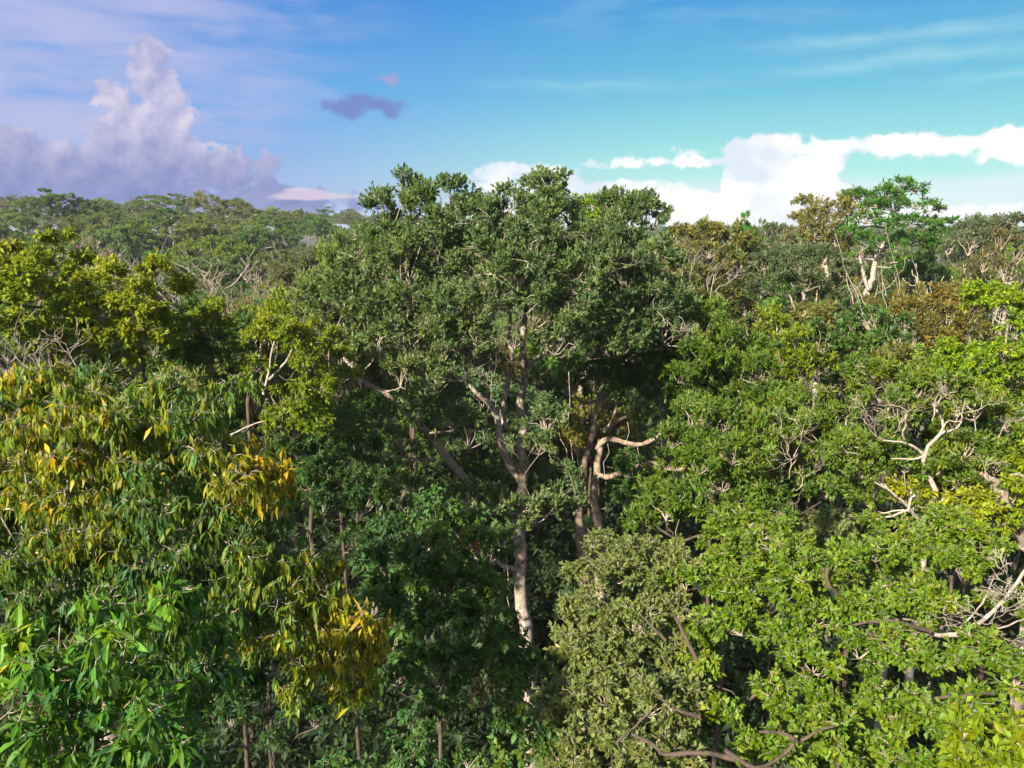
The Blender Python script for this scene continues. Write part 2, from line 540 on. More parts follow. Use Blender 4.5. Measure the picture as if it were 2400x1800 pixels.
def leaves_mesh(name, tmpl, L, mat, origin):
    nv = len(tmpl[0])
    co = leaf_verts(tmpl, L['b'] - origin, L['X'], L['Y'], L['Z'], L['s'])
    n = len(L['b'])
    tr = (tmpl[1][None] + (np.arange(n) * nv)[:, None, None]).reshape(-1, 3)
    return tri_mesh(name, co, tr, mat, {'tone': np.repeat(L['tone'], nv), 'rnd': np.repeat(L['rnd'], nv), 'rib': np.tile(tmpl[2], n)})


def tube_arrays(paths, radii, sides):
    """paths (N, K, 3), radii (N, K) -> vertices, triangles of N open tubes."""
    N, K, _ = paths.shape
    tan = np.empty_like(paths)
    tan[:, 1:-1] = paths[:, 2:] - paths[:, :-2]
    tan[:, 0] = paths[:, 1] - paths[:, 0]
    tan[:, -1] = paths[:, -1] - paths[:, -2]
    tan = norm(tan)
    ax = norm(paths[:, -1] - paths[:, 0])
    ref = np.where(np.abs(ax[:, 2:3]) > 0.7, np.array([[1.0, 0.13, 0]]), np.array([[0.1, 0.05, 1.0]]))
    U = norm(np.cross(tan, ref[:, None, :]))
    V = np.cross(tan, U)
    a = np.arange(sides) * 2 * math.pi / sides
    ring = U[:, :, None, :] * np.cos(a)[None, None, :, None] + V[:, :, None, :] * np.sin(a)[None, None, :, None]
    co = (paths[:, :, None, :] + ring * radii[:, :, None, None]).reshape(-1, 3)
    i = np.arange(sides)
    j = (i + 1) % sides
    quad = []
    for k in range(K - 1):
        a0, b0, a1, b1 = k * sides + i, k * sides + j, (k + 1) * sides + i, (k + 1) * sides + j
        quad += [np.stack([a0, b0, b1], 1), np.stack([a0, b1, a1], 1)]
    q = np.concatenate(quad)
    tr = (q[None] + (np.arange(N) * K * sides)[:, None, None]).reshape(-1, 3)
    return co, tr


def join_tubes(parts):
    cs, ts, o = [], [], 0
    for co, tr in parts:
        cs.append(co)
        ts.append(tr + o)
        o += len(co)
    return np.concatenate(cs), np.concatenate(ts)


def smooth_path(pts, n):
    """Catmull-Rom through pts, n samples."""
    p = np.asarray(pts, float)
    if len(p) == 2:
        u = np.linspace(0, 1, n)[:, None]
        return p[0] * (1 - u) + p[1] * u
    q = np.vstack([2 * p[0] - p[1], p, 2 * p[-1] - p[-2]])
    u = np.linspace(0, len(p) - 1 - 1e-6, n)
    i = u.astype(int)
    t = (u - i)[:, None]
    a, b, c, d = q[i], q[i + 1], q[i + 2], q[i + 3]
    return 0.5 * (2 * b + (c - a) * t + (2 * a - 5 * b + 4 * c - d) * t * t + (3 * b - a - 3 * c + d) * t ** 3)


def limb_tube(path, r0, r1, sides=8, n=None, knot=0.10, power=1.0):
    n = n or max(6, 3 * len(path))
    p = smooth_path(path, n)
    u = np.linspace(0, 1, n)
    seg = np.linalg.norm(p[-1] - p[0]) / n
    p = p + rng.normal(size=(n, 3)) * min(seg * 0.07, r0 * 0.3) * (np.sin(u * math.pi) ** 0.4)[:, None]
    r = r0 + (r1 - r0) * u ** power
    r = r * (1 + knot * rng.normal(size=n).clip(-1.5, 1.5))
    return p, r


def ss(a, b, x):
    t = np.clip((x - a) / (b - a), 0, 1)
    return t * t * (3 - 2 * t)


def ground_z(x, y):
    h = 14.5 * ss(130, 240, y) * ss(10, -150, x)
    return h + 0.8 * np.sin(x * 0.05 + 1.0) * np.sin(y * 0.043) - 0.4


# ------------------------------------------------------------------ scene objects
def add(name, data, parent=None, loc=None):
    o = bpy.data.objects.new(name, data)
    COL.objects.link(o)
    if parent is not None:
        o.parent = parent
    if loc is not None:
        o.location = loc
    return o


def tag(o, label, cat, group=None):
    o['label'] = label
    o['category'] = cat
    if group:
        o['group'] = group


# ------------------------------------------------------------------ foliage growth
def ball(n, zmin=-1.0):
    d = norm(rng.normal(size=(n, 3)))
    low = d[:, 2] < zmin
    d[low, 2] *= -1
    return d


COVER = 1.65
SPECIES = {
    # template, leaf length, leaf width/length, leaves per sprig, droop of leaf direction, spread, sprigs' reach, twig radius
    'yellow': dict(t='mid', t1='fine', L=0.150, w=0.27, n=10, g=1.3, spread=0.8, up=0.0, bend=0.40, mat='yellow', stem=0.26, tw=1.0),
    'glossy': dict(t='mid', t1='fine', L=0.20, w=0.27, n=10, g=0.85, spread=0.85, up=0.1, bend=0.40, mat='glossy', stem=0.24, tw=1.0),
    'bright': dict(t='far', t1='mid', L=0.108, w=0.56, n=10, g=0.30, spread=1.0, up=0.35, bend=0.15, mat='bright', stem=0.18, tw=0.9),
    'dull': dict(t='far', t1='mid', L=0.100, w=0.54, n=10, g=0.35, spread=1.0, up=0.3, bend=0.15, mat='dull', stem=0.18, tw=1.0),
    'central': dict(t='far', L=0.165, w=0.48, n=10, g=0.0, spread=0.75, up=0.35, bend=0.10, mat='central', stem=0.20, tw=0.45),
    'dark': dict(t='far', L=0.22, w=0.30, n=11, g=0.35, spread=0.9, up=0.3, bend=0.25, mat='dark', stem=0.18, tw=0.3),
    'mid': dict(t='far', L=0.20, w=0.32, n=11, g=0.15, spread=0.85, up=0.4, bend=0.2, mat='mid', stem=0.18, tw=0.35),
    'vine': dict(t='far', t1='fine', L=0.165, w=0.50, n=8, g=0.55, spread=1.0, up=0.1, bend=0.2, mat='vine', stem=0.22, tw=0.5),
    'golden': dict(t='far', L=0.155, w=0.44, n=10, g=0.4, spread=0.95, up=0.25, bend=0.2, mat='golden', stem=0.2, tw=0.35),
}


def sprigs(tips, axis, sp, tone, scale=1.0, k=None):
    """Leaves round each twig tip: returns dict of arrays."""
    n = len(tips)
    k = k or sp['n']
    L = sp['L'] * scale
    u = norm(np.cross(axis, np.array([0.13, 0.21, 0.97])[None]))
    v = np.cross(axis, u)
    f = rng.random((n, k))
    phi = np.arange(k)[None] * 2.4 + rng.random((n, 1)) * 6.28 + rng.normal(size=(n, k)) * 0.3
    rad = u[:, None] * np.cos(phi)[..., None] + v[:, None] * np.sin(phi)[..., None]
    ang = (0.35 + 0.9 * f) * sp['spread'] + rng.normal(size=(n, k)) * 0.15
    X = axis[:, None] * np.cos(ang)[..., None] + rad * np.sin(ang)[..., None]
    X[..., 2] -= sp['g'] * (0.5 + rng.random((n, k)))
    X = norm(X)
    hor = X.copy()
    hor[..., 2] = 0
    hor = norm(hor + 1e-4)
    Zr = np.array([0, 0, 1.0]) + hor * 0.9 + rng.normal(size=(n, k, 3)) * 0.3
    b = tips[:, None] - axis[:, None] * (f * sp['stem'] * scale * 1.4)[..., None]
    s = L * np.clip(rng.normal(1, 0.2, (n, k)), 0.5, 1.5)
    tn = np.clip(tone[:, None] + rng.normal(size=(n, k)) * 0.11, 0, 1)
    fl = lambda a: a.reshape(-1, *a.shape[2:])
    X, Zr = fl(X), fl(Zr)
    X, Y, Z = frames(X, Zr)
    return dict(b=fl(b), X=X, Y=Y, Z=Z, s=fl(s), tone=fl(tn), rnd=rng.random(n * k))


def cat_leaves(ls):
    return {k: np.concatenate([l[k] for l in ls]) for k in ls[0]}


def sub_leaves(L, mask):
    return {k: v[mask] for k, v in L.items()}


def grow_clump(c, r, sp, tone, cover, scale, nsub, thin=1.0):
    """One lobe of crown: sub-branches to smaller lobes, twigs to sprigs. Returns leaves, tube lists."""
    r = np.asarray(r, float)
    rm = r.mean()
    d = ball(nsub, -0.45)
    sub = c + d * r * (0.55 + 0.4 * rng.random((nsub, 1)))
    rs = 0.42 * rm * (0.7 + 0.6 * rng.random((nsub, 1)))
    la = 0.62 * sp['w'] * (sp['L'] * scale) ** 2
    nl = COVER * cover * 4 * math.pi * rm * rm * 0.6 / la
    ns = max(2, int(round(nl / sp['n'] / nsub)))
    d2 = norm(rng.normal(size=(nsub, ns, 3)) + d[:, None] * 0.7 + np.array([0, 0, 0.35]))
    tips = sub[:, None] + d2 * (rs * r / rm)[:, None] * (0.45 + 0.7 * rng.random((nsub, ns, 1)))
    axis = norm(d2 + np.array([0, 0, sp['up']]) + rng.normal(size=d2.shape) * 0.2)
    sub_tone = tone + rng.normal(size=(nsub, 1)) * 0.10
    tn = np.broadcast_to(sub_tone, (nsub, ns)) + rng.normal(size=(nsub, ns)) * 0.06
    lv = sprigs(tips.reshape(-1, 3), axis.reshape(-1, 3), sp, tn.reshape(-1), scale)
    # twigs
    s0 = np.broadcast_to(sub[:, None], tips.shape).reshape(-1, 3)
    tp = tips.reshape(-1, 3)
    ax = axis.reshape(-1, 3)
    ln = np.linalg.norm(tp - s0, axis=1, keepdims=True)
    midp = s0 * 0.45 + tp * 0.55 - ax * ln * 0.12 + rng.normal(size=tp.shape) * ln * 0.10
    tw = np.stack([s0, midp, tp], 1)[rng.random(len(tp)) < sp.get('tw', 0.3)]
    root = c - np.array([0, 0, 0.6 * r[2]]) + rng.normal(size=3) * 0.1 * rm + norm(c - CAM) * 0.35 * rm
    m1 = root * 0.6 + sub * 0.4 + rng.normal(size=sub.shape) * rm * 0.10
    m2 = root * 0.25 + sub * 0.75 + rng.normal(size=sub.shape) * rm * 0.12
    sb = np.stack([np.broadcast_to(root, sub.shape), m1, m2, sub], 1)
    return lv, tw, sb, root


def tree(name, label, cat, clumps, sp, base=None, trunk=None, limbs=(), cover=1.2, scale=1.0, nsub=9, bark=None, twig=TWIG, group=None,
         r_trunk=0.14, leaf_parts=0, tone=0.45, twig_r=0.006, branches=True, fans=(), thin_twigs=1.0, top_yellow=0.0, limb_bark=None):
    """clumps: list of (centre, radii, tone offset). trunk: (points, r0, r1). limbs: list of (points, r0, r1)."""
    bark = bark or DARKBARK
    s = SPECIES[sp] if isinstance(sp, str) else sp
    tmpl = make_leaf(s['t'], s['w'], s['bend'])
    tmpl1 = make_leaf(s.get('t1', s['t']), s['w'], s['bend'])
    cs = np.array([c[0] for c in clumps])
    if trunk is None:
        cx = cs.mean(0)
        if base is None:
            base = np.array([cx[0], cx[1], ground_z(cx[0], cx[1])])
        top = np.array([cx[0], cx[1], cx[2] - 0.15 * np.ptp(cs[:, 2])])
        k1 = base * 0.6 + top * 0.4 + rng.normal(size=3) * [0.3, 0.3, 0]
        trunk = ([base, k1, top], r_trunk, r_trunk * 0.4)
    else:
        b0 = np.array(trunk[0][0])
        gz = ground_z(b0[0], b0[1])
        if b0[2] > gz + 0.5:
            trunk = ([np.array([b0[0], b0[1] , gz])] + list(trunk[0]), trunk[1] * 1.15, trunk[2])
        base = np.array([trunk[0][0][0], trunk[0][0][1], gz])
    root = bpy.data.objects.new(name, None)
    COL.objects.link(root)
    root.location = base
    tag(root, label, cat, group)
    # trunk and limbs
    tp, trd = limb_tube(trunk[0], trunk[1], trunk[2], n=26, knot=0.035)
    co, tr = tube_arrays(tp[None] - base, trd[None], 10)
    trunk_ob = add('trunk', tri_mesh('trunk', co, tr, bark), root)
    nodes = [tp[8:]]
    nrad = [trd[8:]]
    for (pts, r0, r1) in limbs:
        lp, lr = limb_tube(pts, r0, r1)
        co, tr = tube_arrays(lp[None] - base, lr[None], 8)
        add('branch', tri_mesh('branch', co, tr, limb_bark or bark), trunk_ob)
        nodes.append(lp)
        nrad.append(lr)
    nodes = np.concatenate(nodes)
    nrad = np.concatenate(nrad)
    # lobes of the crown
    leaves, twigs, subs, roots = [], [], [], []
    zlo, zhi = cs[:, 2].min(), cs[:, 2].max()
    for (c, r, dt) in clumps:
        tz = tone + dt + top_yellow * ((c[2] - zlo) / max(zhi - zlo, 0.1) - 0.5)
        lv, tw, sb, rt = grow_clump(np.asarray(c, float), r, s, tz, cover, scale, nsub)
        leaves.append(lv)
        twigs.append(tw)
        subs.append(sb)
        roots.append(rt)
    roots = np.array(roots)
    if branches:
        dist = np.linalg.norm(roots[:, None] - nodes[None], axis=2).min(1)
        for i in np.argsort(dist):
            rt = roots[i]
            d = np.linalg.norm(nodes - rt, axis=1) + 1.6 * np.maximum(0, nodes[:, 2] - rt[2])
            j = int(np.argmin(d))
            a = nodes[j]
            ln = np.linalg.norm(rt - a)
            r0 = min(nrad[j] * 0.75, 0.02 + 0.022 * ln)
            dirv_ = norm(rt - a)
            side_ = rng.normal(size=3) * ln * 0.10
            pts = [a, a + dirv_ * ln * 0.3 + side_ + [0, 0, -0.04 * ln], a + dirv_ * ln * 0.65 - side_ * 0.6, rt]
            lp, lr = limb_tube(pts, r0, max(0.012, r0 * 0.45), n=9, knot=0.06)
            co, tr = tube_arrays(lp[None] - base, lr[None], 6)
            add('branch', tri_mesh('branch', co, tr, bark), trunk_ob)
            nodes = np.concatenate([nodes, lp[2:]])
            nrad = np.concatenate([nrad, lr[2:]])
    L = cat_leaves(leaves)
    tw = np.concatenate(twigs)
    sb = np.concatenate(subs)
    parts = [tube_arrays(tw - base, np.tile(np.array([[1.5, 1.0, 0.6]]) * twig_r, (len(tw), 1)), 3),
             tube_arrays(sb - base, np.tile(np.array([[1.9, 1.5, 1.2, 0.9]]) * twig_r, (len(sb), 1)), 4)]
    for (fp, fr) in fans:
        parts.append(tube_arrays(fp - base, fr, 4))
    co, tr = join_tubes(parts)
    o = add('twigs', tri_mesh('twigs', co, tr, twig), root)
    o['kind'] = 'stuff'
    one = None
    if leaf_parts:
        d = np.linalg.norm(L['b'] - CAM, axis=1) / (L['s'] / L['s'].mean())
        mask = np.zeros(len(d), bool)
        mask[np.argsort(d)[:leaf_parts]] = True       # the leaves that show largest are objects of their own
        one, L = sub_leaves(L, mask), sub_leaves(L, ~mask)
    crown = add('crown', leaves_mesh('crown', tmpl, L, (LEAFV if s.get('vary') else LEAF)[s['mat']], base), root)
    crown['kind'] = 'stuff'
    if one is not None:
        lm = tri_mesh('leaf', tmpl1[0], tmpl1[1], leaf_single(s['mat']), {'rib': tmpl1[2]})
        for i in range(len(one['b'])):
            single_leaf(lm, crown, one['b'][i] - base, one['X'][i], one['Y'][i], one['Z'][i], one['s'][i], one['tone'][i], one['rnd'][i])
    STAT[0] += len(L['b'])
    return root


def single_leaf(mesh, parent, at, X, Y, Z, s, tone, rnd):
    o = bpy.data.objects.new('leaf', mesh)
    M = np.eye(4)
    M[:3, 0], M[:3, 1], M[:3, 2], M[:3, 3] = X * s, Y * s, Z * s, at
    o.parent = parent
    o.matrix_basis = Matrix(M.tolist())
    o.color = (float(tone), float(rnd), 0, 1)
    COL.objects.link(o)
    return o


STAT = [0]
FACES = []                         # what must stay in view: (left px, right px, lowest px row needed, depth)


def lobes(spec, d, B=0.0, flat=0.8, back=0.0, jitter=0.25):
    """Crown lobes from photo pixels (px, py, r px[, tone offset[, depth]]) on a rounded crown at depth d (number or function)."""
    a = np.array([s[:3] for s in spec], float)
    cx, cyy = a[:, 0].mean(), a[:, 1].mean()
    wx = max(np.ptp(a[:, 0]) / 2 + 20, 60)
    wy = max(np.ptp(a[:, 1]) / 2 + 20, 60)
    out = []
    d0 = d(cx, cyy) if callable(d) else d
    for s in spec:
        FACES.append((s[0] - s[2], s[0] + s[2], s[1] + 0.5 * s[2], d0))
    for s in spec:
        px, py, r = s[:3]
        dt = s[3] if len(s) > 3 else 0.0
        dd = d(px, py) if callable(d) else d
        u, v = (px - cx) / wx, (py - cyy) / wy
        bul = B * math.sqrt(max(0.0, 1 - 0.8 * u * u - 0.8 * v * v))
        rm = r / FPX * dd
        z = dd - bul + rng.normal() * jitter * rm
        if len(s) > 4:
            z = dd + s[4]
        rm = r / FPX * z
        out.append((P(px, py, z), np.array([rm, rm, rm * flat]), dt))
        if back and rng.random() < back:
            z2 = dd + bul * 0.9 + rm
            q = P(px + rng.normal() * 15, py + rng.normal() * 10, z)
            v2 = q - CAM
            q = q + np.array([0, 1, 0]) * (z2 - z)
            out.append((q, np.array([rm, rm, rm * flat]) * 1.1, dt))
    return out


def poly(pts, d):
    """Photo-pixel polyline -> world points; each point (px, py[, depth offset])."""
    return [P(p[0], p[1], d + (p[2] if len(p) > 2 else 0.0)) for p in pts]


def fan(origin, direction, length, r0, levels=4, spread=0.55, kids=(2, 3), lift=0.15, n=4, ratio=0.72, taper=0.62):
    """Bare branching: list of (paths, radii) by level."""
    out = []
    starts = [(np.asarray(origin, float), norm(np.asarray(direction, float)), length, r0)]
    for lv in range(levels):
        paths, rads, nxt = [], [], []
        for (o, d, ln, r) in starts:
            w = rng.normal(size=3) * ln * 0.10
            e = o + d * ln + w + np.array([0, 0, lift * ln * 0.3])
            pts = smooth_path([o, o + d * ln * 0.4 - w * 0.6, o + d * ln * 0.75 + w * 0.8, e], n + 2)
            r1 = r * taper
            paths.append(pts)
            rads.append(np.linspace(r, r1, n + 2))
            for _ in range(rng.integers(kids[0], kids[1] + 1)):
                k = rng.integers(n // 2, n + 2)
                dd = norm(d + rng.normal(size=3) * spread + np.array([0, 0, lift]))
                nxt.append((pts[k], dd, ln * ratio * (0.7 + 0.6 * rng.random()), r1 * 0.85))
        out.append((np.array(paths), np.array(rads)))
        starts = nxt
    return out


def bare_tree(name, label, base, height, crown_r, r0, bark, levels=6, cat='dead tree', group=None, lean=(0, 0), spread=0.55, kids=(2, 3), crown_frac=0.45, fine=0.012, taper=0.62):
    root = bpy.data.objects.new(name, None)
    COL.objects.link(root)
    root.location = base
    tag(root, label, cat, group)
    b = np.zeros(3)
    top = np.array([lean[0], lean[1], height * (1 - crown_frac)])
    p, r = limb_tube([b, top * 0.5 + rng.normal(size=3) * 0.15, top], r0, r0 * 0.7, n=12, knot=0.04)
    co, tr = tube_arrays(p[None], r[None], 8)
    trunk_ob = add('trunk', tri_mesh('trunk', co, tr, bark), root)
    nb = 4
    tw = []
    for i in range(nb):
        a = i * 2 * math.pi / nb + rng.random()
        d = np.array([math.cos(a), math.sin(a), 0.9 + 0.4 * rng.random()]) * [crown_r * 0.5, crown_r * 0.5, height * crown_frac * 0.3]
        lv = fan(p[-1 - (i % 2)], d, np.linalg.norm(d), r0 * 0.6, levels, spread, kids, 0.12, taper=taper)
        co, tr = join_tubes([tube_arrays(q, np.maximum(w, fine), 5) for q, w in lv[:3]])
        add('branch', tri_mesh('branch', co, tr, bark), trunk_ob)
        tw += [tube_arrays(q, np.maximum(w, fine), 3) for q, w in lv[3:]]
    if tw:
        co, tr = join_tubes(tw)
        o = add('twigs', tri_mesh('twigs', co, tr, bark), root)
        o['kind'] = 'stuff'
    return root

# ------------------------------------------------------------------ the ground
def build_ground():
    xs = np.concatenate([np.linspace(-2800, -420, 10), np.linspace(-400, 400, 81), np.linspace(420, 2800, 10)])
    ys = np.concatenate([np.linspace(-400, -60, 6), np.linspace(-40, 600, 65), np.linspace(640, 3000, 14)])
    X, Y = np.meshgrid(xs, ys)
    Z = ground_z(X, Y)
    co = np.stack([X, Y, Z], -1).reshape(-1, 3)
    nx = len(xs)
    i, j = np.meshgrid(np.arange(nx - 1), np.arange(len(ys) - 1))
    a = (j * nx + i).ravel()
    tr = np.concatenate([np.stack([a, a + 1, a + nx + 1], 1), np.stack([a, a + nx + 1, a + nx], 1)])
    m, t = new_mat('forest_floor')
    v = t.node('ShaderNodeTexCoord').outputs['Object']
    n = t.noise(v, 0.9, 6.0, 0.65)
    col = t.ramp(n, [(0.3, (0.014, 0.012, 0.008)), (0.55, (0.030, 0.028, 0.012)), (0.75, (0.022, 0.035, 0.012))])
    bs = t.node('ShaderNodeBsdfPrincipled')
    t.link(col, bs.inputs['Base Color'])
    bs.inputs['Roughness'].default_value = 1.0
    out = t.node('ShaderNodeOutputMaterial')
    t.link(bs.outputs[0], out.inputs[0])
    o = add('ground', tri_mesh('ground', co, tr, m))
    o['kind'] = 'structure'


build_ground()

# ------------------------------------------------------------------ trees of their own
FN = lambda px, py, dirx, diry, dirz, ln, r, d, lv=4, **k: fan(P(px, py, d), (dirx, diry, dirz), ln * 0.8, r * 0.62, lv + 1, taper=0.66, **k)

# the giant in the middle
FACES += [(2000, 2110, 700, 74), (1860, 1925, 840, 54), (1890, 1950, 640, 87), (1570, 1700, 700, 56)]
D = 33.0
spec = [(905, 505, 58), (960, 480, 62), (1020, 478, 55), (1066, 448, 36), (1062, 520, 60), (1130, 520, 55), (1190, 490, 46), (1165, 560, 60),
        (1290, 448, 50), (1262, 480, 40), (1282, 525, 62), (1330, 490, 40), (1240, 565, 60), (1445, 495, 52), (1470, 470, 36), (1505, 500, 44), (1530, 520, 36), (1455, 560, 62), (1390, 575, 55), (1350, 560, 45),
        (830, 590, 60, .12), (900, 590, 70), (970, 610, 70), (1050, 625, 66), (1130, 640, 75), (1210, 645, 72), (1290, 640, 70), (1370, 645, 62), (1450, 640, 72, -.05), (1535, 620, 55, -.05),
        (800, 690, 70, .15), (885, 700, 75, .08), (975, 720, 70), (1060, 720, 58), (1140, 725, 66), (1250, 720, 72), (1340, 730, 72), (1430, 730, 70, -.08), (1520, 715, 70, -.1), (1585, 705, 48, -.1),
        (735, 700, 50, .2), (700, 750, 52, .2), (775, 770, 62, .15), (865, 795, 72, .08), (960, 800, 76, .04), (1040, 812, 62), (1110, 800, 52), (1310, 800, 60), (1385, 800, 58, -.05), (1470, 790, 58, -.1), (1555, 780, 55, -.1),
        (935, 878, 56, .08), (1010, 888, 56), (1065, 880, 44), (905, 985, 46, .05), (985, 960, 50), (1062, 985, 44), (940, 1035, 44), (1285, 985, 50), (1268, 1045, 46, .05),
        (1010, 1195, 55, .05), (1085, 1172, 54, .08, -3.2), (1150, 1178, 50, .05, -3.6), (1205, 1190, 52, .05, -3.4), (1262, 1205, 55, 0, -2.8), (1325, 1180, 48, 0, -1.5), (1200, 1235, 42, 0, -3.0), (930, 1155, 55)]
limbs = [
    (poly([(1225, 1130), (1195, 1090, -.2), (1175, 1040, -.5), (1165, 980, -.7), (1148, 950, -.8), (1125, 930, -1), (1105, 905, -1.2), (1080, 850, -1.2), (1065, 790, -1)], D), 0.20, 0.07),
    (poly([(1222, 1235), (1140, 1170, -.6), (1085, 1115, -1.0), (1040, 1062, -1.4), (1008, 1020, -1.7), (968, 978, -1.9), (930, 948, -2.1), (900, 918, -2.3), (862, 900, -2.3), (830, 868, -2.2), (795, 822, -2), (765, 795, -2), (735, 768, -1.6)], D), 0.19, 0.06),
    (poly([(1226, 880), (1248, 848, -.2), (1290, 815, -.4), (1325, 770, -.5)], D), 0.11, 0.05),
    (poly([(1216, 1335), (1185, 1328, -.5), (1165, 1315, -.8), (1150, 1298, -.9)], D), 0.13, 0.08),
    (poly([(1020, 1078, -1.2), (985, 1078, -1.5), (945, 1072, -1.7)], D), 0.08, 0.05),
    (poly([(1185, 1010, -.3), (1178, 960, .3), (1200, 850, .6), (1195, 800, .8), (1196, 730, .8)], D), 0.15, 0.06),
    (poly([(1236, 700), (1190, 640, .5), (1120, 600, .5), (1000, 540, 0), (960, 500, 0)], D), 0.10, 0.04),
    (poly([(1240, 690), (1330, 630, .5), (1420, 580, .3), (1460, 520, 0)], D), 0.10, 0.04),
]
fans = []
for (px, py, dx, dz, ln, r) in [(1150, 935, .1, 1, .8, .02), (1215, 1075, -.3, .7, .7, .02), (1210, 735, .05, -.8, .9, .02), (1180, 730, -.3, .3, .9, .03), (1150, 840, -.5, -.5, .7, .015), (870, 660, -.4, .6, .8, .02),
                                (1030, 640, .2, .6, .8, .02), (1290, 500, .2, -.5, .9, .02), (1320, 640, .4, -.6, .9, .02), (1410, 650, .5, .3, .9, .02), (1540, 730, .4, -.5, .9, .02), (1590, 740, .3, -.6, .8, .02), (985, 730, -.5, .3, .8, .02)]:
    fans += FN(px, py, dx, -.5, dz, ln, r, D - 4.6, 4, spread=.6, kids=(2, 3))
spec = [(s[0], s[1], s[2] * (1.18 if s[1] < 850 else 1.0)) + tuple(s[3:]) for s in spec]
giant = lobes(spec, D, B=4.6, back=0.3, flat=0.9)
giant += lobes([(x, y, 88) for x, y in [(940, 600), (1060, 590), (1240, 610), (1430, 610), (900, 700), (1020, 680), (1180, 680), (1330, 690), (1490, 690), (840, 760)]], D, B=0, flat=.9)
tree('giant_tree', 'giant tree with patchy pale trunk and broad dark crown rising above all others', 'tree', giant, 'central',
     trunk=(poly([(1246, 1800), (1240, 1650), (1238, 1560), (1231, 1480), (1222, 1400), (1215, 1310), (1214, 1250), (1220, 1180), (1227, 1120), (1224, 1060), (1221, 980), (1221, 920), (1228, 840), (1232, 790), (1238, 700), (1262, 600), (1285, 500)], D), 0.33, 0.07),
     limbs=limbs, cover=1.05, bark=BARK_PALE, leaf_parts=300, tone=0.45, twig_r=0.013, fans=fans, top_yellow=-0.12)

# twin pale-trunked tree right of it
D = 36.5
spec = [(1335, 905, 46), (1440, 880, 52), (1500, 905, 56), (1555, 935, 58), (1610, 880, 66), (1645, 955, 66), (1540, 860, 60), (1480, 1100, 46), (1520, 1150, 48), (1455, 1165, 42), 
        (1590, 1000, 40), (1700, 930, 66), (1590, 810, 66, .1), (1665, 800, 66, .12), (1715, 860, 66, .1), (1680, 1020, 52), (1510, 810, 58), (1380, 860, 50), (1430, 820, 55), (1620, 740, 55, .15), (1560, 750, 50, .1)]
limbs = [
    (poly([(1412, 1500), (1402, 1330), (1408, 1285), (1400, 1220), (1392, 1150), (1398, 1108), (1404, 1050), (1408, 1030)], D - .3), 0.24, 0.14),
    (poly([(1400, 1052), (1415, 1033, -.3), (1440, 1030, -.6), (1470, 1038, -.8), (1500, 1042, -.9), (1532, 1028, -1.0), (1565, 1010, -1.0)], D - .3), 0.15, 0.09),
    (poly([(1396, 1110), (1425, 1118, -.3), (1470, 1100, -.8), (1520, 1085, -1.2), (1560, 1096, -1.4), (1600, 1100, -1.5), (1638, 1090, -1.5)], D - .3), 0.13, 0.09),
    (poly([(1545, 1022, -1.0), (1550, 990, -1.0), (1548, 960, -1)], D - .3), 0.06, 0.04),
    (poly([(1400, 940), (1372, 945, -.3), (1350, 930, -.5), (1335, 905, -.6)], D), 0.08, 0.05),
    (poly([(1400, 945), (1425, 938, -.4), (1442, 922, -.6), (1443, 960, -.7), (1425, 1000, -.8)], D), 0.08, 0.05),
    (poly([(1415, 1010), (1450, 985, .3), (1480, 972, .5)], D), 0.12, 0.06),
]
tree('twin_trunk_tree', 'dark green tree with two close reddish pale trunks and a curving bare limb', 'tree', lobes(spec, D, B=2.2, back=0.3), 'dark',
     trunk=(poly([(1374, 1500), (1369, 1330), (1361, 1255), (1352, 1190), (1366, 1135), (1378, 1060), (1394, 990), (1402, 935), (1425, 870)], D), 0.26, 0.08),
     limbs=limbs, cover=1.15, bark=BARK_RED, leaf_parts=300, tone=0.45, twig_r=0.010)

# mid-green crowns right of the giant
D = 31.0
tree('canopy_tree', 'mid green tree of long narrow leaves crowding the right flank of the giant tree', 'tree',
     lobes([(1650, 760, 60, .1), (1705, 830, 66, .1), (1765, 885, 66), (1815, 940, 62, -.05), (1740, 950, 66), (1690, 1000, 56, -.05), (1845, 985, 60, .05), (1640, 830, 56), (1790, 820, 46, -.05), (1600, 880, 50, -.05), (1620, 960, 46, -.1)], D, B=2.2, back=.5), 'mid',
     cover=1.25, leaf_parts=300, tone=0.45, twig_r=.009)
D = 24.0
fans = []
for (px, py, dx, dz, ln, r) in [(1850, 1120, .02, 1, .95, .028), (1860, 1070, .2, .9, .7, .022), (1845, 1060, -.2, .9, .6, .02), (1865, 1150, .4, .8, .6, .02), (1690, 1250, -.5, .5, .7, .02), (1720, 1260, .3, .5, .5, .02), (1905, 950, -.05, .8, .5, .018)]:
    fans += FN(px, py, dx, -.3, dz, ln * 1.15, r * 1.2, D - 2.25, 4, spread=.6)
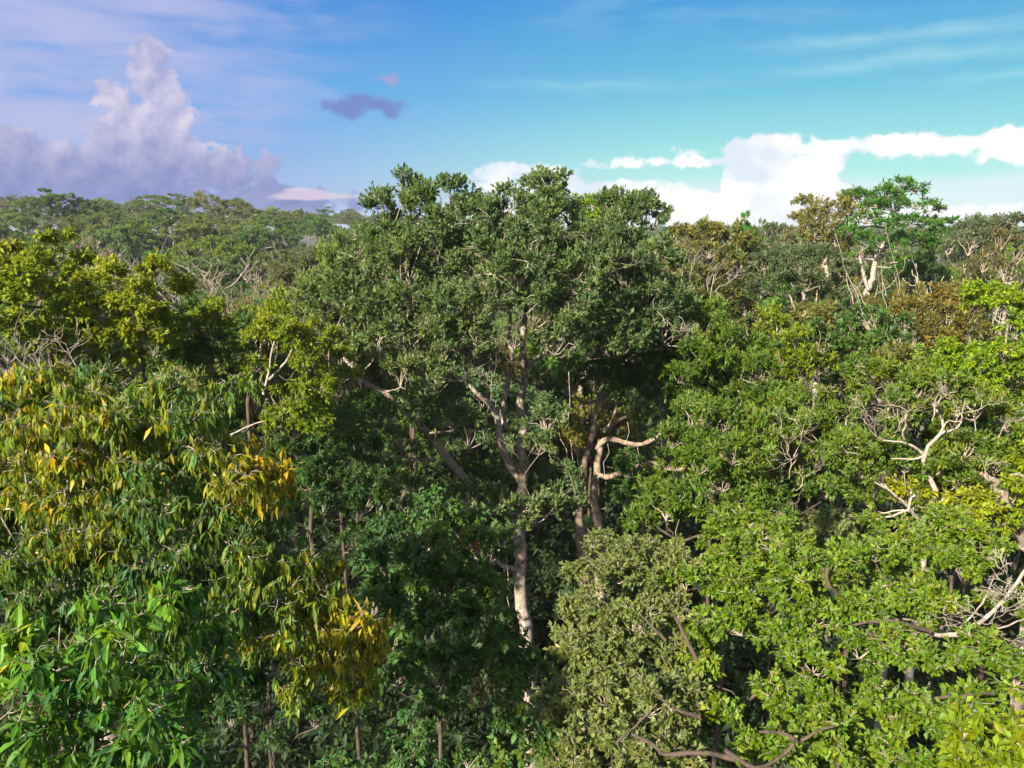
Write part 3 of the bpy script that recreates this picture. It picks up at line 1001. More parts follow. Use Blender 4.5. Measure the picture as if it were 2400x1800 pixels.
tree('canopy_tree', 'yellowish mid green tree with thin whitish dead twigs in its rounded crown', 'tree',
     lobes([(1560, 1200, 48), (1620, 1165, 60), (1690, 1130, 66), (1640, 1090, 50), (1730, 1060, 66, .05), (1790, 1010, 62, .08), (1770, 1120, 62), (1850, 1010, 56, .12), (1900, 1010, 56, .12), (1930, 1080, 50, .05), (1930, 1150, 48), (1830, 1190, 46, -.05), (1740, 1190, 52), (1690, 1215, 46, .02), (1500, 1225, 44), (1900, 940, 52, .12), (1960, 1000, 46, .1), (1880, 1130, 36, .02)], D, B=1.4, back=.6, flat=.75), 'mid',
     limbs=[(poly([(1840, 1330), (1868, 1230, -1), (1862, 1185, -1.3), (1845, 1175, -1.4)], D), .06, .035),
            (poly([(1790, 1300), (1700, 1265, -1.2), (1650, 1255, -1.3), (1600, 1268, -1.3), (1540, 1235, -1.3)], D), .07, .03),
            (poly([(1700, 1265, -1.2), (1685, 1220, -1.5), (1665, 1200, -1.5)], D), .045, .025)],
     cover=1.2, leaf_parts=300, tone=0.5, twig_r=.011, fans=fans, scale=.9)

# tree with bleached forked limbs at the right
D = 21.0
fans = []
for (px, py, dx, dz, ln, r) in [(2185, 985, -.05, 1, .55, .03), (2210, 1005, .5, .7, .5, .025), (2195, 960, -.1, 1, .4, .025), (2120, 1030, -.3, .9, .5, .025), (2065, 1030, -.7, .6, .45, .022), (2110, 1010, -.1, 1, .5, .022), (2045, 985, -.6, .5, .4, .018), (2240, 975, .8, .4, .5, .02), (2340, 1025, .1, .9, .3, .018), (2310, 1110, -.3, .8, .35, .02)]:
    fans += FN(px, py, dx, -.25, dz, ln * 1.25, r * 1.3, D - 2.35, 4, spread=.62, kids=(2, 3), ratio=.7)
tree('canopy_tree', 'yellowish green tree with a bleached forked limb bare on top of its crown', 'tree',
     lobes([(2075, 945, 62), (2140, 920, 66, .05), (2220, 915, 66, .08), (2290, 950, 66, .1), (2370, 985, 70, .05), (2055, 1040, 56), (2005, 1100, 56), (2120, 1095, 52, -.05), (2190, 1095, 50), (2260, 1050, 66, .05), (2340, 1085, 60), (2410, 1060, 60), (2250, 1130, 56), (2130, 1150, 46), (1985, 1040, 46), (2330, 1160, 40), (2030, 1170, 48), (2400, 1130, 46), (2110, 980, 40), (2060, 1110, 36)], D, B=1.3, back=.7, flat=.65), 'mid',
     trunk=(poly([(2150, 1420), (2155, 1250), (2168, 1215, -1), (2190, 1180, -1.2), (2185, 1140, -1.4), (2165, 1090, -1.6), (2172, 1055, -1.8), (2205, 1015, -2), (2205, 975, -2), (2185, 945, -2)], D), .10, .02),
     limbs=[(poly([(2168, 1068, -1.7), (2140, 1045, -1.8), (2110, 1036, -1.9), (2070, 1032, -1.9)], D), .04, .018),
            (poly([(2158, 1225, -1), (2125, 1185, -1.3), (2085, 1150, -1.5), (2050, 1130, -1.6)], D), .045, .025),
            (poly([(2130, 1195, -1.3), (2095, 1208, -1.4), (2060, 1215, -1.4)], D), .04, .02),
            (poly([(2130, 1192, -1.3), (2135, 1170, -1.4), (2145, 1160, -1.4)], D), .04, .025),
            (poly([(2205, 1015, -2), (2240, 1005, -2), (2255, 985, -2)], D), .04, .02),
            (poly([(2175, 1060, -1.8), (2150, 1075, -1.7), (2090, 1075, -1.6)], D), .03, .02)],
     cover=1.0, leaf_parts=300, tone=0.58, twig_r=.011, bark=BARK_BONE, fans=fans, scale=.85)
D = 19.0
tree('canopy_tree', 'green tree with a thick leaning pink-grey trunk fork at the edge of view', 'tree',
     lobes([(2380, 1150, 50), (2420, 1090, 60), (2440, 1180, 60), (2300, 1200, 46, .1), (2270, 1170, 40, .15), (2230, 1200, 40, .15), (2460, 1030, 60), (2350, 1220, 40)], D, B=1.0, back=.6, flat=.7), 'golden',
     trunk=(poly([(2420, 1420), (2395, 1290), (2375, 1210, -.6), (2350, 1160, -.9), (2320, 1125, -1.1), (2295, 1110, -1.2)], D), .17, .04),
     limbs=[(poly([(2385, 1245), (2360, 1225, -.5), (2330, 1190, -.7)], D), .1, .04), (poly([(2395, 1280), (2420, 1190, -.5), (2400, 1120, -.8), (2365, 1115, -.8)], D), .09, .03)],
     cover=1.0, leaf_parts=200, tone=.6, bark=BARK_PALE)

# vine-hung tree in front of the giant's trunk
D = 19.0
tree('vine_covered_tree', 'dark bluish green vine-draped tree with broad oval leaves hiding the base of the giant trunk', 'tree',
     lobes([(900, 1330, 62, -.1), (975, 1305, 60), (1050, 1290, 56, .2), (1120, 1275, 48, .25), (880, 1415, 66, -.05), (965, 1395, 66), (1050, 1385, 66, .12), (1120, 1365, 50, .15), (1145, 1440, 50, .1), (905, 1500, 66), (990, 1485, 66), (1075, 1475, 60, .08), (1150, 1520, 46, .05), (930, 1585, 56, -.05), (1015, 1575, 62), (1090, 1555, 50, .05), (1010, 1650, 36), (1055, 1665, 32), (1000, 1260, 44, .2), (1165, 1385, 36, .2), (880, 1290, 36, -.1), (1205, 1545, 26, .1), (1240, 1570, 22, 0)], D, B=1.5, back=.5, flat=.95), 'vine',
     trunk=(poly([(1035, 1850), (1030, 1720), (1045, 1640), (1030, 1500), (1020, 1400)], D), .055, .03), cover=1.05, leaf_parts=300, tone=.32, twig_r=.007, bark=DARKBARK)
vt = bpy.data.objects['vine_covered_tree']
vc = next(c for c in vt.children if c.name.startswith('crown'))
redm = leaf_material('red_leaf', [(0.0, (0.16, 0.008, 0.012)), (1.0, (0.22, 0.012, 0.016))], single=True)
rl = make_leaf('fine', .34, .35)
rm_ = tri_mesh('leaf', rl[0], rl[1], redm, {'rib': rl[2] * 0})
for k in range(6):
    X, Y, Z = frames(np.array([[rng.normal() * .5, -.3 + rng.normal() * .3, -1.0]]), np.array([[rng.normal() * .4, -1.0, .5]]))
    o = single_leaf(rm_, vc, P(1114 + rng.normal() * 6, 1272 + rng.normal() * 10, 16.9) - np.array(vt.location), X[0], Y[0], Z[0], .15, .5, .5)
    o['label'] = 'dark red leaf'
tb = P(1120, 1600, 17.6)
tg = bpy.data.objects.new('dead_vine', None)
COL.objects.link(tg)
tg.location = tb
tag(tg, 'dry brown tangle of dead vines hanging below the vine-draped tree', 'dead vines')
pts = []
for k in range(26):
    a = tb + rng.normal(size=3) * [.22, .15, .08] + [0, 0, .25]
    e = a + [rng.normal() * .22, rng.normal() * .15, -.55 - .5 * rng.random()]
    m_ = (a + e) / 2 + rng.normal(size=3) * .16
    pts.append(smooth_path([a, m_, e], 7))
co, tr = tube_arrays(np.array(pts) - tb, np.full((26, 7), .007), 4)
o = add('strands', tri_mesh('strands', co, tr, bark_material('dry_brown_vine', (0.13, 0.06, 0.03), (0.09, 0.045, 0.025), (0.20, 0.12, 0.08), 5.0)), tg)
o['kind'] = 'stuff'
tree('leafy_sapling', 'sapling with fresh oval green leaves at the foot of the giant trunk', 'tree',
     lobes([(1185, 1590, 36), (1225, 1640, 46), (1260, 1690, 46), (1190, 1700, 46), (1250, 1760, 50, .1), (1170, 1780, 46, .1), (1280, 1740, 36, .15), (1100, 1790, 40, .1)], 17.5, B=.7, back=.4), 'vine',
     cover=.9, leaf_parts=200, tone=.4, r_trunk=.07, bark=DARKBARK)
tree('leafy_sapling', 'bluish green sapling poking up from the dark gap under the yellow-leaved tree', 'tree',
     lobes([(800, 1790, 40), (860, 1800, 40), (960, 1775, 46), (1000, 1810, 46), (930, 1830, 46), (760, 1810, 36)], 19, B=.5, back=.3), 'vine',
     cover=.8, leaf_parts=60, tone=.3, r_trunk=.06, bark=DARKBARK)

# dark trees left of the trunk
D = 27.0
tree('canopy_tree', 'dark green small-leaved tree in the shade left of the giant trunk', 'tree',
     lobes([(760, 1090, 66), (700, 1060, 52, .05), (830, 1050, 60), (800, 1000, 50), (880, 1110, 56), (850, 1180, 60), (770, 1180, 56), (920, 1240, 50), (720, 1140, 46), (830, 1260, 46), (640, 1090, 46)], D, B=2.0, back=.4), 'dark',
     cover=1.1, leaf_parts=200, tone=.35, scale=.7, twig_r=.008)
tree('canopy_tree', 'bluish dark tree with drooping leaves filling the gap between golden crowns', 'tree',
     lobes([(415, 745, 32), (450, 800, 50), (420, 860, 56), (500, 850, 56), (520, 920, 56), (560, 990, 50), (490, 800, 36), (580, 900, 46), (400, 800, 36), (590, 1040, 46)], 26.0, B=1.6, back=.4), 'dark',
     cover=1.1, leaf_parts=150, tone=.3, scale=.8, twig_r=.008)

# slender multi-stemmed tree with fresh tips
D = 23.0
tree('slender_tree', 'slender tree with whitish forked stems and fresh yellow-green leaves', 'tree',
     lobes([(605, 795, 46, .1), (650, 775, 48, .25), (690, 800, 46, .1), (720, 850, 44), (690, 930, 52), (735, 985, 52), (655, 985, 48), (760, 910, 42), (700, 1010, 40), (625, 760, 30, .45), (600, 860, 36)], D, B=1.0, back=.5), 'golden',
     trunk=(poly([(590, 1100), (600, 1000), (615, 930), (628, 895), (645, 850), (655, 800)], D - .4), .06, .03),
     limbs=[(poly([(618, 925), (612, 880), (608, 840), (612, 805)], D - .6), .04, .02), (poly([(630, 890), (660, 860), (680, 830), (690, 800)], D - .7), .04, .02), (poly([(622, 905), (632, 860), (640, 810), (650, 790)], D - .9), .035, .018),
            (poly([(540, 1020), (580, 1000), (640, 985), (700, 1000)], D - .8), .03, .015), (poly([(520, 920), (560, 880), (580, 845)], D), .04, .02)],
     cover=1.05, leaf_parts=200, tone=.42, bark=DARKBARK, limb_bark=BARK_BONE, scale=.75, twig_r=.007)

# yellow-green round crowns on the left
D = 22.0
tree('round_crowned_tree', 'round yellow-green tree standing behind the yellow-leaved tree', 'tree',
     lobes([(205, 672, 40), (265, 648, 42, .05), (325, 692, 44), (165, 725, 46), (240, 720, 66, .05), (315, 750, 58), (370, 765, 40, -.1), (190, 800, 56, .05), (270, 810, 62), (350, 805, 56), (395, 790, 36, -.25), (160, 840, 40), (235, 860, 46), (310, 860, 46), (385, 735, 28, -.1)], D, B=1.8, back=.6, flat=.9), 'golden',
     cover=1.3, leaf_parts=300, tone=.62, twig_r=.007, scale=.95, top_yellow=.15)
tree('round_crowned_tree', 'yellow-green tree with dark hollow and bare stems at the left edge of view', 'tree',
     lobes([(30, 595, 40, .05), (80, 612, 40, .05), (50, 655, 50), (100, 675, 40), (10, 690, 46, -.1), (25, 760, 50), (95, 760, 46), (60, 800, 50, -.1), (-40, 640, 50), (-50, 730, 60), (130, 790, 36)], 20.0, B=1.4, back=.6), 'golden',
     cover=1.2, leaf_parts=200, tone=.58, twig_r=.007, scale=1.0, top_yellow=.1)
bare_tree('bare_bush_tree', 'twiggy grey leafless tree top between two yellow-green crowns', P(110, 850, 15.5) - np.array([0, 0, 3.0]), 3.9, 1.6, .05, BARK_GREY, 5, fine=.005)

# the yellow-leaved tree in front
dy = lambda px, py: 10.0 + 1.0 * (px / 900.0) - 1.2 * max(0, (py - 1100) / 700.0)
spec = [(40, 905, 70, .1), (120, 880, 62, .15), (190, 920, 62, .1), (70, 1000, 70, .2), (160, 985, 66, .2), (250, 985, 66, .05), (330, 930, 56, .0), (390, 900, 46, -.05), (330, 1020, 62, .05), (420, 985, 60, -.05), (490, 960, 50, -.05),
        (90, 1090, 70, .2), (180, 1075, 66, .2), (270, 1090, 66, .12), (350, 1105, 52, -.15), (60, 1170, 60, .1), (140, 1180, 62, .1), (225, 1180, 60, .1), (300, 1180, 52, -.15), (370, 1190, 56, -.3),
        (500, 1060, 62, .15), (570, 1070, 60, .3), (620, 1115, 52, .4), (540, 1130, 62, .2), (470, 1120, 56, -.1), (600, 1165, 50, .3), (655, 1110, 30, .45), (520, 1190, 56, -.05),
        (110, 1275, 66, .05), (200, 1270, 66, .15), (270, 1290, 50, -.05), (40, 1330, 60, -.2), (320, 1330, 56, -.3), (440, 1270, 56, -.2), (400, 1350, 50, -.3),
        (560, 1290, 60, -.02), (630, 1310, 60, .02), (700, 1320, 56, .0), (560, 1370, 56, -.1), (650, 1390, 60, .05), (730, 1390, 60, .08), (790, 1400, 50, .12), (510, 1440, 56, -.1),
        (680, 1470, 60, .08), (760, 1470, 62, .2), (830, 1460, 56, .3), (870, 1470, 36, .35), (720, 1550, 56, .08), (800, 1550, 58, .2), (850, 1540, 40, .25), (690, 1620, 40, .05), (800, 1620, 46, .15), (850, 1610, 36, .05),
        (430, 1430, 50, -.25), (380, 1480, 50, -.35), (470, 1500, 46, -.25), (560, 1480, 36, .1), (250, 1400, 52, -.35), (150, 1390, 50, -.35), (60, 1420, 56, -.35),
        (-40, 960, 70, .15), (-50, 1090, 70, .15), (-60, 1250, 70, 0)]
yl = lobes(spec, dy, B=1.0, back=.15, flat=.62, jitter=.5)
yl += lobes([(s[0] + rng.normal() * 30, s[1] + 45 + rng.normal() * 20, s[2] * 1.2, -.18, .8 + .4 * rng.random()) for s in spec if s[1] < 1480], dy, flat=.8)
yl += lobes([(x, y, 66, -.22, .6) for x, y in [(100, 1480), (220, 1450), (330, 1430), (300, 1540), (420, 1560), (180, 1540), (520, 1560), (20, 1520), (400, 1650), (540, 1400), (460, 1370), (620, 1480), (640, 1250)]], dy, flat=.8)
tree('yellow_leaved_tree', 'nearby tree with large drooping leaves turning yellow', 'tree', yl, 'yellow',
     trunk=([P(260, 1700, 11.5) - np.array([0, 0, 6.0]), P(260, 1700, 11.5), P(280, 1420, 11.2), P(240, 1180, 11.0), P(180, 1000, 11.0)], .17, .06),
     limbs=[(poly([(285, 1420), (400, 1330, -.3), (480, 1200, -.5), (560, 1110, -.6)], 11.2), .07, .03), (poly([(275, 1440), (450, 1420, -.2), (620, 1400, -.2), (760, 1420, -.2), (830, 1480, -.2)], 11.2), .08, .03),
            (poly([(250, 1240), (130, 1260, -.8), (40, 1300, -1.0)], 11.0), .05, .02)],
     cover=1.15, leaf_parts=300, tone=.40, twig_r=.0038, nsub=13, bark=BARK_GREY)

# near branch of glossy leaves, bottom left corner
dg = lambda px, py: 6.6
tree('glossy_leaved_tree', 'tree top with long glossy bright green leaves closest to the viewer', 'tree',
     lobes([(120, 1640, 80, .0), (200, 1600, 66, .05), (270, 1540, 66, .1), (300, 1470, 50, .25), (60, 1720, 90), (170, 1730, 90, .05), (290, 1680, 80), (370, 1640, 66), (300, 1770, 80, .1), (400, 1720, 60, -.1), (90, 1560, 56, .1), (50, 1480, 46, .3), (10, 1560, 56, .4), (-30, 1700, 90, .1), (440, 1780, 56, -.15), (200, 1820, 90), (60, 1830, 90)], dg, B=.4, back=.5, flat=.6, jitter=.6), 'glossy',
     trunk=([P(120, 2100, 7.0) - np.array([0, 0, 5.0]), P(120, 2000, 7.0), P(160, 1760, 6.9), P(200, 1600, 6.8)], .09, .03),
     cover=.85, leaf_parts=200, tone=.22, twig_r=.004, nsub=8, bark=DARKBARK, scale=.8)
tree('canopy_tree', 'blue-green shaded tree with small leaves deep under the yellow-leaved tree', 'tree',
     lobes([(640, 1560, 50), (690, 1640, 56), (740, 1680, 46), (620, 1650, 60), (560, 1600, 56), (500, 1560, 56), (540, 1690, 56), (470, 1640, 56), (640, 1740, 36)], 13.5, B=.6, back=.4), 'dark',
     cover=.9, tone=.2, scale=.42, twig_r=.005, bark=DARKBARK, r_trunk=.07)

# near canopy, bottom right
dr = lambda px, py: 15.6 - 5.2 * (py - 1270) / 530.0
spec = [(1500, 1290, 62), (1440, 1345, 62), (1540, 1370, 66, .05), (1400, 1440, 66), (1490, 1450, 70), (1580, 1440, 56, .1), (1365, 1530, 70, .05), (1450, 1545, 74), (1545, 1545, 70), (1335, 1620, 70), (1420, 1640, 74), (1520, 1650, 74), (1600, 1620, 60), (1340, 1730, 70), (1440, 1740, 74), (1540, 1760, 74), (1620, 1700, 50, .1), (1590, 1330, 46, .15), (1360, 1820, 74), (1480, 1830, 74), (1590, 1820, 70)]
tree('pale_green_tree', 'dull grey-green small-leaved crown with many fine pale twigs', 'tree', lobes(spec, dr, B=.5, back=.7, flat=.55, jitter=.4), 'dull',
     limbs=[(poly([(1680, 1620), (1660, 1590), (1620, 1520), (1600, 1480), (1580, 1440)], 12.18), 0.050, 0.025), (poly([(1560, 1500), (1530, 1470), (1500, 1440)], 12.58), 0.030, 0.015), (poly([(1720, 1780), (1650, 1765), (1560, 1770), (1530, 1745), (1480, 1720)], 9.78), 0.035, 0.020), (poly([(1640, 1680), (1580, 1660), (1530, 1620)], 10.58), 0.030, 0.015), (poly([(1445, 1740), (1500, 1690), (1540, 1650)], 10.18), 0.016, 0.010)],
     cover=1.3, leaf_parts=300, tone=.5, twig_r=.006, r_trunk=.08)
spec = [(1720, 1285, 60), (1800, 1275, 60, .05), (1880, 1315, 60), (1660, 1350, 66), (1755, 1375, 70, .03), (1850, 1390, 70), (1950, 1360, 70, .05), (2050, 1300, 60), (2140, 1290, 66, .05), (2235, 1320, 66), (2320, 1285, 56, .08), (2290, 1250, 50, .15), (1660, 1465, 56), (1740, 1470, 70), (1830, 1480, 70, .05), (1920, 1455, 66), (2030, 1420, 70, .05), (2130, 1390, 70), (2215, 1420, 60), (1910, 1560, 74, .05), (2005, 1530, 74), (2100, 1515, 70, .05), (2200, 1545, 74), (2300, 1510, 64), (2385, 1590, 66), (1830, 1640, 52, .08), (1945, 1650, 74), (2055, 1640, 76), (2160, 1660, 76, .05), (2260, 1680, 76), (2350, 1710, 66), (1700, 1660, 46, .1), (1760, 1740, 46, .05), (1890, 1745, 64), (2000, 1760, 76, .05), (2120, 1770, 76), (2240, 1790, 70), (1650, 1560, 46, .15), (2440, 1480, 70), (2450, 1640, 70), (1900, 1840, 70), (2050, 1850, 76), (2350, 1820, 70)]
tree('bright_green_tree', 'wide sunlit bright green crown of small oval leaves closest on the viewer\'s right', 'tree', lobes(spec, dr, B=.6, back=.7, flat=.5, jitter=.4), 'bright',
     limbs=[(poly([(1760, 1640), (1800, 1595), (1880, 1605), (1940, 1590)], 12.08), 0.026, 0.012), (poly([(2180, 1480), (2130, 1465), (2060, 1455), (2000, 1465), (1950, 1490)], 13.08), 0.040, 0.020), (poly([(1850, 1730), (1880, 1735), (1910, 1715), (1960, 1700)], 9.98), 0.028, 0.015), (poly([(1700, 1760), (1780, 1800), (1860, 1745), (1840, 1720), (1780, 1715)], 9.78), 0.032, 0.018), (poly([(2030, 1480), (2060, 1500), (2090, 1530)], 12.58), 0.030, 0.015), (poly([(2150, 1640), (2250, 1630), (2330, 1625)], 11.38), 0.030, 0.020), (poly([(1940, 1330), (1938, 1360), (1960, 1390), (2000, 1400)], 13.98), 0.045, 0.020), (poly([(2230, 1350), (2230, 1420), (2228, 1470)], 13.58), 0.035, 0.030)],
     cover=1.45, leaf_parts=300, tone=.45, twig_r=.0055, r_trunk=.10)
# bare leaning limb with dead twigs at the right
D = 13.4
fans = []
for (px, py, dx, dz, ln, r) in [(2310, 1450, -.8, .5, .45, .014), (2290, 1465, -.9, .2, .5, .014), (2250, 1480, .8, -.1, .5, .012), (2340, 1420, .5, .7, .4, .012), (2350, 1410, -.6, .8, .4, .012), (2270, 1470, .6, .5, .5, .012), (2380, 1370, -.7, .3, .35, .01), (2300, 1455, -.2, -.7, .35, .01)]:
    fans += FN(px, py, dx, -.3, dz, ln, r, D, 4, spread=.6)
rt = bpy.data.objects.new('dead_tree', None)
COL.objects.link(rt)
bb = P(2140, 1490, D)
bb = np.array([bb[0], bb[1], ground_z(bb[0], bb[1])])
rt.location = bb
tag(rt, 'leaning leafless grey tree laying its bare branches over the bright green crown', 'dead tree')
p, r = limb_tube([bb, bb + [.3, .2, 14], P(2070, 1600, D + .4), P(2110, 1520, D + .1), P(2160, 1486, D)], .09, .036, n=24, knot=.03)
co, tr = tube_arrays(p[None] - bb, r[None], 8)
add('trunk', tri_mesh('trunk', co, tr, BARK_GREY), rt)
for pts, r0, r1 in [([(2150, 1480), (2230, 1490), (2280, 1470), (2330, 1430), (2380, 1370), (2420, 1310)], .042, .028), ([(2210, 1488), (2280, 1480), (2350, 1470), (2430, 1440)], .03, .012), ([(2240, 1485), (2280, 1440), (2310, 1400), (2330, 1350)], .02, .008)]:
    p, r = limb_tube(poly(pts, D), r0, r1)
    co, tr = tube_arrays(p[None] - bb, r[None], 7)
    add('branch', tri_mesh('branch', co, tr, BARK_GREY), rt)
co, tr = join_tubes([tube_arrays(a - bb, np.maximum(b, .004), 4) for a, b in fans])
o = add('twigs', tri_mesh('twigs', co, tr, BARK_BONE), rt)
o['kind'] = 'stuff'
tree('canopy_tree', 'yellowing tree tip with broad leaves in the lower right corner', 'tree',
     lobes([(2380, 1730, 50, .3), (2340, 1790, 46, .2), (2420, 1790, 60, .3), (2260, 1800, 36, .2), (2450, 1700, 50, .3)], 7.2, B=.2, back=.3), 'golden',
     cover=.7, leaf_parts=40, tone=.2, twig_r=.004, r_trunk=.06, scale=.8)

# bright lime crown and rust crown at the right edge
tree('canopy_tree', 'vivid lime green tree at the edge of view in front of a rusty brown crown', 'tree',
     lobes([(2300, 860, 46), (2360, 835, 50), (2260, 880, 40, -.05), (2330, 910, 46), (2400, 880, 56), (2390, 775, 44, .05), (2370, 715, 36, .1), (2420, 720, 50), (2410, 950, 50), (2290, 925, 36), (2360, 690, 28, .15)], 27.0, B=1.3, back=.4), dict(SPECIES['golden'], mat='lime'),
     cover=1.15, leaf_parts=100, tone=.45, twig_r=.008)


def far(mat, L=.36, w=.5, n=8, g=.15, up=.4):
    return dict(t='far', L=L, w=w, n=n, g=g, spread=1.0, up=up, bend=.1, mat=mat, stem=.3)


tree('rusty_tree', 'rust brown and olive tree beside the lime green tree', 'tree',
     lobes([(2225, 745, 46), (2270, 715, 46, .1), (2290, 780, 50), (2200, 800, 46, .1), (2245, 830, 46), (2180, 860, 40), (2270, 690, 30, .2), (2150, 880, 36, -.2), (2230, 880, 40)], 42, B=1.5, back=.5), far('rust', .26, .45), cover=1.1, tone=.5, twig_r=.014)
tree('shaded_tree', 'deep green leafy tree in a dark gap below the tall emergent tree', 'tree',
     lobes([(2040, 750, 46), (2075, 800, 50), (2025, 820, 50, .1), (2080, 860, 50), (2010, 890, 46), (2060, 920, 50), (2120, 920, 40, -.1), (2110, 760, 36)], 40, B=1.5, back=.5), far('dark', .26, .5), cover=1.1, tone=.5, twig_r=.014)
tree('olive_tree', 'small olive brown crown just below the dark grey-green tree', 'tree',
     lobes([(1935, 745, 40), (1975, 765, 46), (1920, 800, 46), (1965, 825, 46), (1990, 800, 36)], 45, B=1.5, back=.5), far('olive', .26, .45), cover=1.1, tone=.5, twig_r=.014)
tree('olive_tree', 'low olive brown crown above the bleached forked limb', 'tree',
     lobes([(2110, 840, 40), (2150, 870, 46), (2085, 880, 46), (2130, 920, 46), (2060, 900, 36)], 33, B=1.2, back=.5), far('olive', .24, .45), cover=1.1, tone=.4, twig_r=.012)
tree('canopy_tree', 'bushy yellow-green crown wedged between narrow-leaved and olive trees', 'tree',
     lobes([(1830, 770, 40), (1870, 800, 40), (1830, 830, 46), (1880, 850, 46, -.05), (1800, 740, 36), (1850, 880, 36), (1910, 870, 36)], 38, B=1.2, back=.5), far('golden', .24, .45), cover=1.1, tone=.45, twig_r=.012)
tree('feathery_tree', 'dark grey-green feathery tree with a leaning pale trunk', 'tree',
     lobes([(1850, 610, 50), (1920, 600, 50), (1970, 635, 46), (1890, 665, 50), (1945, 690, 40), (1820, 660, 42), (1790, 620, 40), (1780, 680, 36)], 55, B=2, back=.5, flat=.6), far('feather', .32, .4), cover=1.0, tone=.35, twig_r=.016,
     trunk=(poly([(1910, 960), (1900, 830), (1893, 770), (1885, 720), (1880, 660)], 54), .22, .08), limbs=[(poly([(1892, 765), (1865, 730), (1850, 690)], 53.6), .1, .05), (poly([(1892, 760), (1912, 725), (1915, 680)], 53.6), .1, .05)], bark=BARK_PALE)
fans = []
for (px, py, dx, dz, ln, r) in [(1600, 690, -.1, 1, 2.2, .06), (1610, 690, .25, 1, 2.0, .06), (1595, 680, -.5, .8, 1.8, .05), (1665, 700, .05, 1, 2.2, .06), (1675, 690, .5, .7, 1.8, .05), (1660, 690, -.2, 1, 1.6, .05)]:
    fans += FN(px, py, dx, -.1, dz, ln, r, 56, 4, spread=.4, ratio=.7)
tree('olive_tree', 'orange-olive dome crown with clusters of bare whitish stems on its face', 'tree',
     lobes([(1590, 560, 36), (1640, 545, 40, .1), (1695, 555, 42, .1), (1745, 575, 38), (1660, 590, 38), (1780, 615, 40, -.2), (1590, 600, 32, .1), (1720, 625, 40, -.1), (1760, 665, 42, -.3), (1640, 640, 26), (1700, 690, 40, -.25), (1570, 640, 30, .2), (1630, 700, 30), (1740, 720, 36, -.2)], 60, B=3, back=.5), far('olive', .32, .45), cover=1.05, tone=.5, twig_r=.02, fans=fans, twig=BARK_GREY)
tree('emergent_tree', 'tall emergent tree with layered dark green plumes above the skyline', 'tree',
     lobes([(2110, 430, 32), (2075, 450, 34), (2145, 445, 30), (2060, 480, 36), (2110, 475, 38), (2160, 480, 34), (2030, 515, 38, .1), (2080, 525, 40), (2130, 520, 36), (2175, 525, 36), (2190, 490, 24), (2000, 545, 32, .1), (2040, 560, 30), (2200, 545, 30), (2150, 560, 36), (2100, 570, 28, .05), (2190, 575, 26), (2125, 605, 22, .4), (1990, 600, 20, .3), (2230, 520, 20)], 75, B=3, back=.5, flat=.45), far('emerald', .40, .36), cover=.75, tone=.45, twig_r=.022,
     trunk=(poly([(2030, 860), (2032, 700), (2042, 660), (2052, 615), (2068, 570), (2085, 530), (2100, 480), (2110, 440)], 74), .34, .08),
     limbs=[(poly([(2036, 680), (2022, 640), (2015, 600)], 73.5), .2, .1), (poly([(2062, 585), (2095, 575), (2130, 568), (2170, 575)], 73.5), .14, .06), (poly([(2082, 535), (2040, 530), (2005, 540)], 73.5), .14, .06), (poly([(2090, 515), (2130, 510), (2175, 520)], 73.5), .14, .06)], bark=BARK_GREY)
tree('olive_tree', 'airy golden brown tree leaning beside the tall emergent tree', 'tree',
     lobes([(1900, 520, 30), (1925, 500, 32), (1965, 490, 34, .1), (1995, 500, 30, .1), (1950, 530, 32), (1985, 540, 30, .1), (1910, 550, 26), (1960, 570, 30), (1990, 580, 28), (2010, 470, 24)], 88, B=3, back=.5), far('olive', .42, .4), cover=.75, tone=.65, twig_r=.03,
     trunk=(poly([(1935, 700), (1930, 620), (1915, 580), (1900, 545)], 87), .25, .1), limbs=[(poly([(1930, 620), (1950, 570), (1960, 520)], 87), .16, .06), (poly([(1990, 640), (1975, 590), (1980, 540)], 87), .16, .06)], bark=BARK_PALE)
tree('canopy_tree', 'small bright green crown peeking over the top of the giant tree', 'tree',
     lobes([(1375, 480, 30), (1405, 475, 26), (1355, 500, 26), (1400, 505, 30), (1380, 530, 30), (1420, 500, 20)], 50, B=1, back=.4), far('lime', .26, .5), cover=1.0, tone=.35, twig_r=.014)


def lianas(owner, spots, D0, mat):
    r0 = bpy.data.objects[owner]
    b = np.array(r0.location)
    for (px, py, ln) in spots:
        a = P(px, py, D0 + rng.normal() * .6)
        n_ = 9
        u = np.linspace(0, 1, n_)[:, None]
        p = a + u * np.array([rng.normal() * .5, rng.normal() * .4, -ln]) + np.cumsum(rng.normal(size=(n_, 3)) * [.10, .10, .02], 0)
        co, tr = tube_arrays(p[None] - b, np.full((1, n_), .016), 5)
        add('hanging_vine', tri_mesh('hanging_vine', co, tr, mat), r0)


lianas('giant_tree', [(1010, 900, 4), (1290, 1000, 4), (880, 960, 3.5), (1080, 930, 3), (1330, 870, 4), (840, 880, 4), (1190, 1240, 4), (960, 1070, 4), (760, 820, 3), (1160, 860, 3)], 30.5, TWIG)
lianas('twin_trunk_tree', [(1430, 1040, 4), (1500, 1050, 3), (1600, 1110, 3.5), (1345, 960, 5), (1470, 990, 4)], 35.6, TWIG)

print('heroes', round(time.time() - T0, 1), STAT[0])
# ------------------------------------------------------------------ kinds of forest tree further off
def farv(*a):
    return dict(far(*a), vary=True)


